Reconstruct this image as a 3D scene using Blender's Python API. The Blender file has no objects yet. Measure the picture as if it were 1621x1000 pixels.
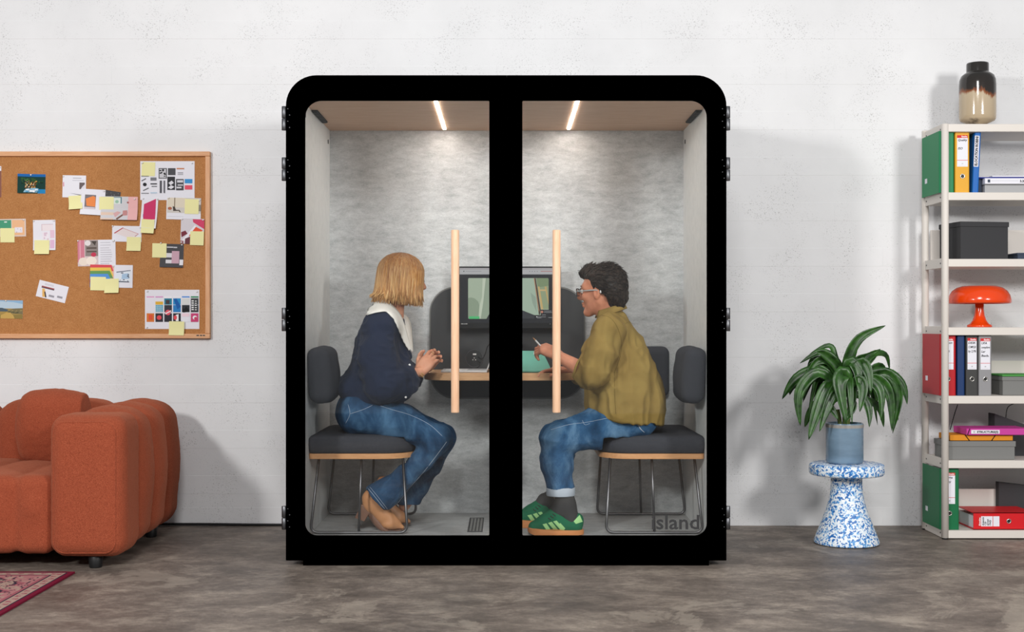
import bpy, bmesh, math, random
import numpy as np
from mathutils import Vector, Matrix
from mathutils.bvhtree import BVHTree

S = bpy.context.scene
C = S.collection
PI = math.pi
# ------------------------------------------------------------------ camera, world, lights
# booth front plane is y = 0, its axis is x = 0, the floor is z = 0; the camera stands 5.8 m in front
F, D, H, VX, VY = 2007.0, 5.8, 1.10, 802.0, 515.0
cam_d = bpy.data.cameras.new('camera')
cam = bpy.data.objects.new('camera', cam_d)
C.objects.link(cam)
cam.location = (0, -D, H)
cam.rotation_euler = (PI / 2, 0, 0)
cam_d.sensor_width = 36
cam_d.lens = 36 * F / 1621
cam_d.shift_x = 8.5 / 1621
cam_d.shift_y = 15 / 1621
cam_d.clip_start = 0.05
S.camera = cam

S.view_settings.view_transform = 'Standard'
S.view_settings.look = 'None'
S.view_settings.gamma = 1
S.view_settings.exposure = 0.0
S.view_settings.use_curve_mapping = False

world = bpy.data.worlds.new('studio')
S.world = world
world.use_nodes = True
world.node_tree.nodes['Background'].inputs['Color'].default_value = (0.93, 0.96, 1.0, 1)
world.node_tree.nodes['Background'].inputs['Strength'].default_value = 0.36


def area(name, loc, target, size, power, col=(1, 1, 1)):
    d = bpy.data.lights.new(name, 'AREA')
    d.shape = 'SQUARE'
    d.size = size
    d.energy = power
    d.color = col
    o = bpy.data.objects.new(name, d)
    C.objects.link(o)
    o.location = loc
    o.rotation_euler = (Vector(target) - Vector(loc)).to_track_quat('-Z', 'Y').to_euler()
    return o


area('studio_softbox_right', (3.35, -4.3, 2.45), (-0.6, 0.8, 1.2), 0.65, 138, (1, 0.985, 0.965))
area('studio_softbox_left', (-3.5, -5.5, 2.85), (0.5, 0.8, 1.2), 0.5, 185, (1, 0.985, 0.965))
area('added_fill_high', (0.0, -6.2, 4.3), (0, 0.8, 1.0), 1.4, 190, (1, 0.99, 0.98))  # added fill lamp, there to brighten the booth interior

# ------------------------------------------------------------------ helpers


def P(px, py, Y):
    """point at depth Y seen at pixel (px, py) of the 1621x1000 frame"""
    s = F / (D + Y)
    return Vector(((px - VX) / s, Y, H - (py - VY) / s))


def srgb(h, a=1.0):
    h = h.lstrip('#')
    v = [int(h[i:i + 2], 16) / 255 for i in (0, 2, 4)]
    return tuple((c / 12.92 if c <= 0.04045 else ((c + 0.055) / 1.055) ** 2.4) for c in v) + (a,)


def raw_obj(name, data, parent=None):
    o = bpy.data.objects.new(name, data)
    C.objects.link(o)
    if parent is not None:
        o.parent = parent
        if parent.parent is None:
            o.location = -Vector(parent.location)
    return o


def empty(name, loc, label, cat, group=None):
    o = bpy.data.objects.new(name, None)
    C.objects.link(o)
    o.location = loc
    o.empty_display_size = 0.05
    return tag(o, label, cat, group)


def tag(o, label=None, cat=None, group=None, kind=None):
    if label: o['label'] = label
    if cat: o['category'] = cat
    if group: o['group'] = group
    if kind: o['kind'] = kind
    return o


def dup(root, off, label=None, group=None):
    r = root.copy()
    C.objects.link(r)
    r.location = root.location + Vector(off)
    if label: r['label'] = label
    if group: r['group'] = group
    for ch in list(root.children):
        c = ch.copy()
        C.objects.link(c)
        c.parent = r
        for g in list(ch.children):
            d = g.copy()
            C.objects.link(d)
            d.parent = c
    return r


def np_mesh(name, V, Q, mat=None, parent=None, smooth=True):
    """V (n,3) float, Q (m,4) or (m,3) int"""
    me = bpy.data.meshes.new(name)
    V = np.ascontiguousarray(V, dtype=np.float32)
    Q = np.ascontiguousarray(Q, dtype=np.int32)
    k = Q.shape[1]
    me.vertices.add(len(V))
    me.vertices.foreach_set('co', V.ravel())
    me.loops.add(Q.size)
    me.loops.foreach_set('vertex_index', Q.ravel())
    me.polygons.add(len(Q))
    me.polygons.foreach_set('loop_start', np.arange(0, Q.size, k, dtype=np.int32))
    me.polygons.foreach_set('use_smooth', np.full(len(Q), smooth))
    me.update(calc_edges=True)
    me.validate()
    if mat: me.materials.append(mat)
    return raw_obj(name, me, parent)


class MB:
    """collects shapes, links them as one mesh object"""

    def __init__(s):
        s.v, s.f, s.c, s.sm = [], [], [], []

    def add(s, V, Fc, col=None, smooth=False):
        b = len(s.v)
        s.v += [tuple(v) for v in V]
        for f in Fc:
            s.f.append([b + i for i in f])
            s.c.append(col)
            s.sm.append(smooth)
        return s

    def bm(s, bm, M=None, col=None, smooth=False):
        bm.verts.ensure_lookup_table()
        V = [(M @ v.co if M else v.co.copy()) for v in bm.verts]
        bm.verts.index_update()
        s.add(V, [[v.index for v in f.verts] for f in bm.faces], col, smooth)
        bm.free()
        return s

    def box(s, lo, hi, bev=0.0, seg=2, M=None, col=None, smooth=False):
        bm = bmesh.new()
        bmesh.ops.create_cube(bm, size=1)
        lo, hi = Vector(lo), Vector(hi)
        for v in bm.verts:
            v.co = Vector((lo[i] + (v.co[i] + .5) * (hi[i] - lo[i]) for i in range(3)))
        if bev > 0:
            bmesh.ops.bevel(bm, geom=bm.edges[:], offset=bev, segments=seg, affect='EDGES', profile=0.5)
        return s.bm(bm, M, col, smooth)

    def tube(s, pts, r, n=8, closed=False, caps=True, flat=None, col=None, smooth=True):
        """r scalar or list; flat=(axis, factor) squashes the section"""
        pts = [Vector(p) for p in pts]
        m = len(pts)
        rr = r if isinstance(r, (list, tuple, np.ndarray)) else [r] * m
        V, Fc = [], []
        up = None
        for i, p in enumerate(pts):
            a = pts[(i - 1) % m] if (closed or i) else p
            b = pts[(i + 1) % m] if (closed or i < m - 1) else p
            t = (b - a).normalized()
            if up is None:
                up = Vector((0, 0, 1)) if abs(t.z) < .9 else Vector((1, 0, 0))
            x = t.cross(up)
            if x.length < 1e-6: x = t.orthogonal()
            x.normalize()
            y = x.cross(t).normalized()
            up = y
            for k in range(n):
                q = 2 * PI * k / n
                o = (x * math.cos(q) + y * math.sin(q)) * rr[i]
                if flat:
                    ax = Vector(flat[0]).normalized()
                    o -= ax * o.dot(ax) * (1 - flat[1])
                V.append(p + o)
        rng = m if closed else m - 1
        for i in range(rng):
            for k in range(n):
                a, b = i * n + k, i * n + (k + 1) % n
                c, d = ((i + 1) % m) * n + (k + 1) % n, ((i + 1) % m) * n + k
                Fc.append((a, b, c, d))
        if caps and not closed:
            Fc.append(tuple(range(n - 1, -1, -1)))
            Fc.append(tuple((m - 1) * n + k for k in range(n)))
        return s.add(V, Fc, col, smooth)

    def lathe(s, prof, cx, cy, n=48, col=None, smooth=True):
        V, Fc = [], []
        m = len(prof)
        for r, z in prof:
            for k in range(n):
                q = 2 * PI * k / n
                V.append((cx + r * math.cos(q), cy + r * math.sin(q), z))
        for i in range(m - 1):
            for k in range(n):
                Fc.append((i * n + k, i * n + (k + 1) % n, (i + 1) * n + (k + 1) % n, (i + 1) * n + k))
        return s.add(V, Fc, col, smooth)

    def prism(s, poly, y0, y1, col=None):
        """polygon in x,z extruded along y"""
        n = len(poly)
        V = [(x, y0, z) for x, z in poly] + [(x, y1, z) for x, z in poly]
        Fc = [tuple(range(n)), tuple(range(2 * n - 1, n - 1, -1))]
        Fc += [(i, n + i, n + (i + 1) % n, (i + 1) % n) for i in range(n)]
        return s.add(V, Fc, col)

    def slab(s, poly, z0, z1, col=None):
        """polygon in x,y extruded along z"""
        n = len(poly)
        V = [(x, y, z0) for x, y in poly] + [(x, y, z1) for x, y in poly]
        Fc = [tuple(range(n - 1, -1, -1)), tuple(range(n, 2 * n))]
        Fc += [(i, (i + 1) % n, n + (i + 1) % n, n + i) for i in range(n)]
        return s.add(V, Fc, col)

    def build(s, name, mat=None, parent=None, smooth=None, auto=None, bev=0):
        me = bpy.data.meshes.new(name)
        me.from_pydata(s.v, [], s.f)
        bm = bmesh.new()
        bm.from_mesh(me)
        bmesh.ops.recalc_face_normals(bm, faces=bm.faces[:])
        bm.to_mesh(me)
        bm.free()
        if smooth is None:
            me.polygons.foreach_set('use_smooth', s.sm)
        else:
            me.polygons.foreach_set('use_smooth', [smooth] * len(s.f))
        if auto:
            me.polygons.foreach_set('use_smooth', [True] * len(s.f))
            me.set_sharp_from_angle(angle=math.radians(auto))
        if any(c is not None for c in s.c):
            at = me.color_attributes.new('Col', 'FLOAT_COLOR', 'CORNER')
            buf = []
            for f, c in zip(s.f, s.c):
                buf += list(c or (1, 1, 1, 1)) * len(f)
            at.data.foreach_set('color', buf)
        me.update()
        if mat: me.materials.append(mat)
        o = raw_obj(name, me, parent)
        if bev:
            m = o.modifiers.new('edge', 'BEVEL')
            m.width = bev
            m.segments = 2
            m.limit_method = 'ANGLE'
        return o


def rrect(x0, x1, z0, z1, r, n=10):
    """rounded rectangle, r = (bl, br, tr, tl) radii, counter-clockwise"""
    if not isinstance(r, (tuple, list)): r = (r,) * 4
    out = []
    for (cx, cz, a0, rad) in ((x0 + r[0], z0 + r[0], PI, r[0]), (x1 - r[1], z0 + r[1], 1.5 * PI, r[1]),
                              (x1 - r[2], z1 - r[2], 0, r[2]), (x0 + r[3], z1 - r[3], .5 * PI, r[3])):
        for i in range(n + 1):
            a = a0 + .5 * PI * i / n
            out.append((cx + rad * math.cos(a), cz + rad * math.sin(a)))
    return out


def ring_prism(outer, inner, y0, y1):
    """two loops with the same point count -> a frame with a hole"""
    n = len(outer)
    mb = MB()
    V = [(x, y0, z) for x, z in outer] + [(x, y0, z) for x, z in inner] + \
        [(x, y1, z) for x, z in outer] + [(x, y1, z) for x, z in inner]
    Fc = []
    for i in range(n):
        j = (i + 1) % n
        Fc += [(i, j, n + j, n + i), (2 * n + i, 3 * n + i, 3 * n + j, 2 * n + j),
               (i, 2 * n + i, 2 * n + j, j), (n + i, n + j, 3 * n + j, 3 * n + i)]
    mb.add(V, Fc)
    return mb


def smooth_path(pts, sub=6):
    """Catmull-Rom through the points"""
    p = [Vector(q) for q in pts]
    out = []
    for i in range(len(p) - 1):
        a, b, c, d = p[max(i - 1, 0)], p[i], p[i + 1], p[min(i + 2, len(p) - 1)]
        for k in range(sub):
            t = k / sub
            out.append(.5 * ((2 * b) + (c - a) * t + (2 * a - 5 * b + 4 * c - d) * t * t + (3 * b - a - 3 * c + d) * t ** 3))
    out.append(p[-1])
    return out


def round_path(pts, r, n=5):
    """polyline with its inner corners rounded"""
    p = [Vector(q) for q in pts]
    out = [p[0]]
    for i in range(1, len(p) - 1):
        u, w = (p[i - 1] - p[i]), (p[i + 1] - p[i])
        q = min(r, u.length * .45, w.length * .45)
        a, b = p[i] + u.normalized() * q, p[i] + w.normalized() * q
        for k in range(n + 1):
            t = k / n
            out.append(a * (1 - t) ** 2 + p[i] * 2 * t * (1 - t) + b * t * t)
    out.append(p[-1])
    return out


def text_mesh(body, height, bold=0.0, shear=0.0):
    """flat lettering in x,z; returns verts, faces, width; cap height = height"""
    cu = bpy.data.curves.new('lettering', 'FONT')
    cu.body = body
    cu.size = height / 0.72
    cu.offset = bold
    cu.shear = shear
    cu.resolution_u = 2
    o = bpy.data.objects.new('lettering', cu)
    C.objects.link(o)
    dg = bpy.context.evaluated_depsgraph_get()
    me = bpy.data.meshes.new_from_object(o.evaluated_get(dg))
    V = [(v.co.x, 0.0, v.co.y) for v in me.vertices]
    Fc = [tuple(p.vertices) for p in me.polygons]
    bpy.data.objects.remove(o)
    bpy.data.curves.remove(cu)
    bpy.data.meshes.remove(me)
    xs = [v[0] for v in V] or [0]
    return V, Fc, max(xs)


# ------------------------------------------------------------------ signed distance shapes for soft things
class Field:
    def __init__(s, lo, hi, h):
        s.lo, s.h = np.array(lo, float), h
        s.n = np.ceil((np.array(hi, float) - s.lo) / h).astype(int) + 1
        s.d = np.full(s.n, 0.08, np.float32)

    def reg(s, lo, hi):
        a = np.clip(np.floor((np.array(lo) - s.lo) / s.h).astype(int), 0, s.n)
        b = np.clip(np.ceil((np.array(hi) - s.lo) / s.h).astype(int) + 1, 0, s.n)
        ax = [(s.lo[i] + s.h * np.arange(a[i], b[i])).astype(np.float32) for i in range(3)]
        return (slice(a[0], b[0]), slice(a[1], b[1]), slice(a[2], b[2])), ax[0][:, None, None], ax[1][None, :, None], ax[2][None, None, :]

    def op(s, fn, lo, hi, k=0.0, mode='u', m=0.05):
        m += k
        sl, X, Y, Z = s.reg(np.array(lo) - m, np.array(hi) + m)
        if 0 in s.d[sl].shape: return s
        b = fn(X, Y, Z).astype(np.float32)
        a = s.d[sl]
        if mode == 'u':
            r = np.minimum(a, b)
            if k > 0:
                h = np.maximum(k - np.abs(a - b), 0) / k
                r = r - h * h * k * .25
        else:
            b = -b
            r = np.maximum(a, b)
            if k > 0:
                h = np.maximum(k - np.abs(a - b), 0) / k
                r = r + h * h * k * .25
        s.d[sl] = r
        return s

    def cap(s, a, b, ra, rb=None, k=0.0, flat=None, mode='u'):
        """tapered capsule; flat=(axis, factor): section stretched by factor along axis"""
        a, b = np.array(a, float), np.array(b, float)
        rb = ra if rb is None else rb
        ab = b - a
        L = max(float(ab @ ab), 1e-9)

        def fn(X, Y, Z):
            x, y, z = X - a[0], Y - a[1], Z - a[2]
            t = np.clip((x * ab[0] + y * ab[1] + z * ab[2]) / L, 0, 1)
            x, y, z = x - t * ab[0], y - t * ab[1], z - t * ab[2]
            if flat is not None:
                n = np.array(flat[0], float)
                n /= np.linalg.norm(n)
                q = (x * n[0] + y * n[1] + z * n[2]) * (1 - 1 / flat[1])
                x, y, z = x - q * n[0], y - q * n[1], z - q * n[2]
            return np.sqrt(x * x + y * y + z * z) - (ra + (rb - ra) * t)
        R_ = max(ra, rb) * (max(1, flat[1]) if flat else 1)
        return s.op(fn, np.minimum(a, b) - R_, np.maximum(a, b) + R_, k, mode)

    def chain(s, pts, rs, k=0.02, flat=None):
        for i in range(len(pts) - 1):
            s.cap(pts[i], pts[i + 1], rs[i], rs[i + 1], k, flat)
        return s

    def ell(s, c, r, A=None, k=0.0, mode='u'):
        """ellipsoid; A = 3x3 with the axes as columns"""
        c, r = np.array(c, float), np.array(r, float)
        A = np.eye(3) if A is None else np.array(A)

        def fn(X, Y, Z):
            x, y, z = X - c[0], Y - c[1], Z - c[2]
            q = [(x * A[0, i] + y * A[1, i] + z * A[2, i]) for i in range(3)]
            k0 = np.sqrt(sum((q[i] / r[i]) ** 2 for i in range(3)))
            k1 = np.sqrt(sum((q[i] / r[i] ** 2) ** 2 for i in range(3)))
            return k0 * (k0 - 1) / np.maximum(k1, 1e-6)
        R_ = max(r)
        return s.op(fn, c - R_, c + R_, k, mode)

    def rbox(s, c, half, rad, A=None, k=0.0, mode='u'):
        c, half = np.array(c, float), np.array(half, float)
        A = np.eye(3) if A is None else np.array(A)
        b = half - rad

        def fn(X, Y, Z):
            x, y, z = X - c[0], Y - c[1], Z - c[2]
            q = [np.abs(x * A[0, i] + y * A[1, i] + z * A[2, i]) - b[i] for i in range(3)]
            o = np.sqrt(sum(np.maximum(e, 0) ** 2 for e in q))
            return o + np.minimum(np.maximum(q[0], np.maximum(q[1], q[2])), 0) - rad
        R_ = np.linalg.norm(half)
        e = half if A is None or np.allclose(A, np.eye(3)) else np.full(3, R_)
        return s.op(fn, c - e, c + e, k, mode)

    def cut(s, point, normal, ztop=None):
        """removes everything on the normal's side of the plane (below ztop only, if given)"""
        n = np.array(normal, float)
        n /= np.linalg.norm(n)
        _, X, Y, Z = s.reg(s.lo, s.lo + s.h * (s.n - 1))
        q = (X - point[0]) * n[0] + (Y - point[1]) * n[1] + (Z - point[2]) * n[2]
        if ztop is not None: q = np.where(Z < ztop, q, -1)
        s.d = np.maximum(s.d, q.astype(np.float32))
        return s

    def mesh(s):
        d = s.d
        d[0], d[-1], d[:, 0], d[:, -1], d[:, :, 0], d[:, :, -1] = (0.05,) * 6
        ins = d < 0
        n = d.shape
        cnt = np.zeros((n[0] - 1, n[1] - 1, n[2] - 1), np.int8)
        for i in (0, 1):
            for j in (0, 1):
                for k in (0, 1):
                    cnt += ins[i:n[0] - 1 + i, j:n[1] - 1 + j, k:n[2] - 1 + k]
        act = (cnt > 0) & (cnt < 8)
        I, J, K = np.nonzero(act)
        idx = np.full(act.shape, -1, np.int32)
        idx[I, J, K] = np.arange(len(I))
        acc = np.zeros((len(I), 3), np.float64)
        w = np.zeros(len(I))
        cs = [(i, j, k) for i in (0, 1) for j in (0, 1) for k in (0, 1)]
        val = {c: d[I + c[0], J + c[1], K + c[2]] for c in cs}
        for a in cs:
            for ax in range(3):
                if a[ax]: continue
                b = list(a)
                b[ax] = 1
                b = tuple(b)
                va, vb = val[a], val[b]
                x = (va < 0) != (vb < 0)
                t = np.where(x, va / np.where(x, va - vb, 1), 0)
                for q in range(3):
                    acc[:, q] += np.where(x, a[q] + (t if q == ax else 0), 0)
                w += x
        V = acc / w[:, None] + np.stack([I, J, K], 1)
        V = V * s.h + s.lo
        Q = []
        for ax in range(3):
            sl0, sl1 = [slice(1, -1)] * 3, [slice(1, -1)] * 3
            sl0[ax], sl1[ax] = slice(0, -1), slice(1, None)
            a, b = ins[tuple(sl0)], ins[tuple(sl1)]
            for flip in (0, 1):
                e = (a & ~b) if not flip else (~a & b)
                i = list(np.nonzero(e))
                for q in range(3):
                    if q != ax: i[q] = i[q] + 1
                u, v = [(1, 2), (2, 0), (0, 1)][ax]

                def cell(du, dv):
                    c = [i[0].copy(), i[1].copy(), i[2].copy()]
                    c[u] -= du
                    c[v] -= dv
                    return idx[c[0], c[1], c[2]]
                f = np.stack([cell(0, 0), cell(1, 0), cell(1, 1), cell(0, 1)], 1)
                Q.append(f[:, ::-1] if flip else f)
        Q = np.concatenate(Q)
        return V, Q


_rt = np.random.RandomState(5).rand(64, 64, 64).astype(np.float32)


def vnoise(p):
    """smooth value noise in [-1, 1] at points (n,3)"""
    i = np.floor(p).astype(int)
    f = p - i
    f = f * f * (3 - 2 * f)
    r = 0
    for a in (0, 1):
        for b in (0, 1):
            for c in (0, 1):
                w = (f[:, 0] if a else 1 - f[:, 0]) * (f[:, 1] if b else 1 - f[:, 1]) * (f[:, 2] if c else 1 - f[:, 2])
                r = r + w * _rt[(i[:, 0] + a) % 64, (i[:, 1] + b) % 64, (i[:, 2] + c) % 64]
    return r * 2 - 1


def vnormals(V, Q):
    n = np.cross(V[Q[:, 2]] - V[Q[:, 0]], V[Q[:, 3]] - V[Q[:, 1]])
    N = np.zeros_like(V)
    for k in range(4):
        np.add.at(N, Q[:, k], n)
    return N / np.maximum(np.linalg.norm(N, axis=1), 1e-9)[:, None]


def relax(V, Q, it=2, lam=0.5):
    e = np.concatenate([Q[:, [0, 1]], Q[:, [1, 2]], Q[:, [2, 3]], Q[:, [3, 0]]])
    e = np.concatenate([e, e[:, ::-1]])
    c = np.bincount(e[:, 0], minlength=len(V))[:, None]
    for _ in range(it):
        A = np.zeros_like(V)
        for q in range(3):
            A[:, q] = np.bincount(e[:, 0], weights=V[e[:, 1], q], minlength=len(V))
        V = V + lam * (A / np.maximum(c, 1) - V)
    return V


def soft(name, fld, mat, parent=None, it=2, disp=None):
    V, Q = fld.mesh()
    V = relax(V, Q, it)
    if disp is not None:
        V = V + vnormals(V, Q) * disp(V)[:, None]
    return np_mesh(name, V, Q, mat, parent)


def bvh_of(o):
    me = o.data
    return BVHTree.FromPolygons([v.co.copy() for v in me.vertices], [tuple(p.vertices) for p in me.polygons])


CAM = Vector((0, -D, H))


def on_surface(bvh, px, py, off=0.001, fall=0.4):
    """point where the surface is met from the front, lifted a little along its normal"""
    d = (P(px, py, 1.0) - CAM).normalized()
    h = bvh.ray_cast(CAM, d)
    if h[0] is None:
        h = bvh.find_nearest(P(px, py, fall))
        nn = h[1]
        return h[0] + nn * off
    nn = h[1] if h[1].dot(d) < 0 else -h[1]
    return h[0] + nn * off


def drape_line(mb, bvh, pts, r=0.0009, sub=5, off=0.0004, col=None, dash=False):
    path = smooth_path([(x, y, 0) for x, y in pts], sub)
    q = [on_surface(bvh, p.x, p.y, off) for p in path]
    if not dash:
        mb.tube(q, r, 4, col=col)
    else:
        for i in range(0, len(q) - 1, 2):
            mb.tube([q[i], q[i + 1]], r, 4, col=col)


def drape_quad(mb, bvh, c, nu=5, nv=5, off=0.001, col=None):
    """c = four pixel corners in order"""
    V = []
    for j in range(nv + 1):
        for i in range(nu + 1):
            u, v = i / nu, j / nv
            x = (c[0][0] * (1 - u) + c[1][0] * u) * (1 - v) + (c[3][0] * (1 - u) + c[2][0] * u) * v
            y = (c[0][1] * (1 - u) + c[1][1] * u) * (1 - v) + (c[3][1] * (1 - u) + c[2][1] * u) * v
            V.append(on_surface(bvh, x, y, off))
    mb.add(V, [(j * (nu + 1) + i, j * (nu + 1) + i + 1, (j + 1) * (nu + 1) + i + 1, (j + 1) * (nu + 1) + i)
               for j in range(nv) for i in range(nu)], col, True)


# ------------------------------------------------------------------ materials
class NT:
    def __init__(s, name):
        s.m = bpy.data.materials.new(name)
        s.m.use_nodes = True
        s.t = s.m.node_tree
        s.b = s.t.nodes['Principled BSDF']
        s._co = {}

    def n(s, typ, **kw):
        o = s.t.nodes.new(typ)
        for k, v in kw.items(): setattr(o, k, v)
        return o

    def l(s, a, b): s.t.links.new(a, b)

    def co(s, kind='Object'):
        if kind not in s._co:
            if kind == 'World':
                s._co[kind] = s.n('ShaderNodeNewGeometry').outputs['Position']
            else:
                s._co[kind] = s.n('ShaderNodeTexCoord').outputs[kind]
        return s._co[kind]

    def map(s, scale=(1, 1, 1), kind='Object', rot=(0, 0, 0), loc=(0, 0, 0)):
        m = s.n('ShaderNodeMapping')
        m.inputs['Scale'].default_value = scale
        m.inputs['Rotation'].default_value = rot
        m.inputs['Location'].default_value = loc
        s.l(s.co(kind), m.inputs['Vector'])
        return m.outputs['Vector']

    def noise(s, vec, scale=5, detail=4, rough=.55, dist=0):
        o = s.n('ShaderNodeTexNoise')
        o.inputs['Scale'].default_value = scale
        o.inputs['Detail'].default_value = detail
        o.inputs['Roughness'].default_value = rough
        o.inputs['Distortion'].default_value = dist
        s.l(vec, o.inputs['Vector'])
        return o.outputs['Fac']

    def voro(s, vec, scale=5, feature='F1', out='Distance', rnd=1):
        o = s.n('ShaderNodeTexVoronoi', feature=feature)
        o.inputs['Scale'].default_value = scale
        o.inputs['Randomness'].default_value = rnd
        s.l(vec, o.inputs['Vector'])
        return o.outputs[out]

    def ramp(s, fac, stops, interp='LINEAR'):
        o = s.n('ShaderNodeValToRGB')
        o.color_ramp.interpolation = interp
        e = o.color_ramp.elements
        while len(e) < len(stops): e.new(.5)
        for q, (p, c) in zip(e, stops):
            q.position = p
            q.color = c if len(c) == 4 else (*c, 1)
        s.l(fac, o.inputs['Fac'])
        return o.outputs['Color']

    def math(s, op, a, b=None, c=None):
        o = s.n('ShaderNodeMath', operation=op)
        for i, q in enumerate((a, b, c)):
            if q is None: continue
            if isinstance(q, (int, float)): o.inputs[i].default_value = q
            else: s.l(q, o.inputs[i])
        return o.outputs[0]

    def mix(s, fac, a, b, blend='MIX'):
        o = s.n('ShaderNodeMix', data_type='RGBA', blend_type=blend)
        for i, q in ((0, fac), (6, a), (7, b)):
            if isinstance(q, (int, float)): o.inputs[i].default_value = q
            elif isinstance(q, tuple): o.inputs[i].default_value = q
            else: s.l(q, o.inputs[i])
        return o.outputs[2]

    def bump(s, h, strength=.3, dist=.002):
        o = s.n('ShaderNodeBump')
        o.inputs['Strength'].default_value = strength
        o.inputs['Distance'].default_value = dist
        s.l(h, o.inputs['Height'])
        s.l(o.outputs['Normal'], s.b.inputs['Normal'])

    def set(s, col=None, rough=None, spec=None, metal=None, **kw):
        for k, v in (('Base Color', col), ('Roughness', rough), ('Specular IOR Level', spec), ('Metallic', metal)):
            if v is None: continue
            if isinstance(v, (int, float)) or isinstance(v, tuple): s.b.inputs[k].default_value = v
            else: s.l(v, s.b.inputs[k])
        for k, v in kw.items():
            s.b.inputs[k.replace('_', ' ')].default_value = v
        return s.m


def plain(name, hexc, rough=.6, spec=.4, metal=0, bump=None, var=None):
    t = NT(name)
    c = srgb(hexc)
    if var:
        f = t.noise(t.map(var[2] if len(var) > 2 else (1, 1, 1)), var[0], 4)
        lo = tuple(x * (1 - var[1]) for x in c[:3]) + (1,)
        hi = tuple(min(1, x * (1 + var[1])) for x in c[:3]) + (1,)
        col = t.ramp(f, [(.3, lo), (.7, hi)])
    else:
        col = c
    t.set(col, rough, spec, metal)
    if bump:
        t.bump(t.noise(t.co('Object'), bump[0], 3), bump[1], bump[2])
    return t.m


MT = {}


def make_materials():
    # painted block wall
    t = NT('painted_blocks')
    w = t.co('World')
    pit = t.ramp(t.noise(w, 145, 2, .6), [(.615, (0, 0, 0, 1)), (.65, (1, 1, 1, 1))])
    msk = t.ramp(t.noise(w, 4.2, 3), [(.46, (0, 0, 0, 1)), (.62, (1, 1, 1, 1))])
    pitm = t.math('MULTIPLY', pit, msk)
    pit2 = t.ramp(t.noise(w, 48, 3, .7), [(.715, (0, 0, 0, 1)), (.74, (1, 1, 1, 1))])
    pits = t.math('MAXIMUM', pitm, pit2)
    base = t.ramp(t.noise(w, 1.6, 6, .6), [(.3, srgb('#dededf')), (.7, srgb('#e9e9ea'))])
    col = t.mix(t.math('MULTIPLY', pits, .40), base, srgb('#6d6a66'))
    t.set(col, .75, .25)
    h = t.math('SUBTRACT', t.math('MULTIPLY', t.noise(w, 60, 5, .7), .35), pits)
    t.bump(h, .35, .003)
    MT['wall'] = t.m
    # worn concrete floor
    t = NT('worn_concrete')
    w = t.co('World')
    m1 = t.map((.9, 1.2, 1), 'World')
    big = t.noise(m1, 1.5, 10, .66, .15)
    c1 = t.ramp(big, [(.34, srgb('#463f39')), (.46, srgb('#695f57')), (.56, srgb('#80756b')), (.68, srgb('#a3988c'))])
    scuff = t.ramp(t.noise(t.map((1.4, 2.0, 1), 'World', loc=(3, 1, 0)), 2.2, 12, .78, .25), [(.34, srgb('#3e3833')), (.5, srgb('#736961')), (.66, srgb('#b0a496'))])
    c2 = t.mix(.6, c1, scuff)
    fine = t.ramp(t.noise(t.map((8, 11, 1), 'World'), 3, 10, .85), [(.34, (.42, .4, .38, 1)), (.66, (1.5, 1.5, 1.5, 1))])
    c3 = t.mix(.6, c2, fine, 'MULTIPLY')
    pale = t.ramp(t.noise(t.map((1.2, 1.1, 1), 'World', loc=(7.3, 2.2, 0)), 1.3, 9, .68, .6), [(.585, (0, 0, 0, 1)), (.615, (1, 1, 1, 1))])
    c4 = t.mix(t.math('MULTIPLY', pale, .36), c3, srgb('#b0a597'))
    t.set(c4, t.ramp(big, [(.3, (.42,) * 3), (.7, (.62,) * 3)]), .4)
    t.bump(t.noise(w, 55, 6, .7), .12, .003)
    MT['floor'] = t.m
    # felt; the side walls' copy is paler, their brighter light painted into the colour
    for nm, lo, md, hi in (('felt', '#8c8f92', '#c1c4c6', '#dfe1e2'), ('felt_side_lit', '#c9cdce', '#d9dcdd', '#e4e6e6'), ('felt_floor', '#949698', '#b2b4b5', '#c9cbcb')):
        t = NT(nm)
        sx = (5, 5, 13) if nm == 'felt' else ((9, 9, 9) if nm == 'felt_side_lit' else (4, 12, 4))
        a = t.noise(t.map(sx), 2.2, 12, .78, .35)
        b = t.noise(t.map((42, 42, 115)), 4, 4, .8, 1.2)
        f = t.math('ADD', t.math('MULTIPLY', a, .52), t.math('MULTIPLY', b, .48))
        t.set(t.ramp(f, [(.33, srgb(lo)), (.5, srgb(md)), (.64, srgb(hi))]), .95, .1)
        t.bump(b, .25, .002)
        MT[nm] = t.m
    # woods
    for nm, a, b, sc, rg in (('ply', '#c7a488', '#d4b59a', (2, 14, 2), .55), ('handle_wood', '#e9b792', '#f3cdab', (30, 30, 3), .45),
                             ('edge_wood', '#c98f60', '#d9a474', (4, 30, 40), .5), ('table_wood', '#b98c63', '#cfa57c', (3, 30, 60), .45),
                             ('pine', '#cf9467', '#e3b085', (3, 30, 30), .5), ('pine_v', '#cf9467', '#e3b085', (30, 30, 3), .5)):
        t = NT(nm)
        t.set(t.ramp(t.noise(t.map(sc), 3, 6, .6, .6), [(.3, srgb(a)), (.7, srgb(b))]), rg, .35)
        MT[nm] = t.m
    # cork
    t = NT('cork')
    c = t.ramp(t.noise(t.co(), 170, 3, .7), [(.3, srgb('#9c683c')), (.5, srgb('#b37b4b')), (.72, srgb('#c6905f'))])
    t.set(t.mix(.25, c, t.ramp(t.noise(t.co(), 30, 4), [(.3, srgb('#a06b40')), (.7, srgb('#c28c5a'))])), .9, .1)
    t.bump(t.noise(t.co(), 200, 3), .3, .001)
    MT['cork'] = t.m
    # terrazzo
    t = NT('terrazzo')
    cell = t.n('ShaderNodeTexVoronoi', feature='F1')
    cell.inputs['Scale'].default_value = 125
    dv = t.n('ShaderNodeMix', data_type='VECTOR')
    dv.inputs[0].default_value = .02
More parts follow.
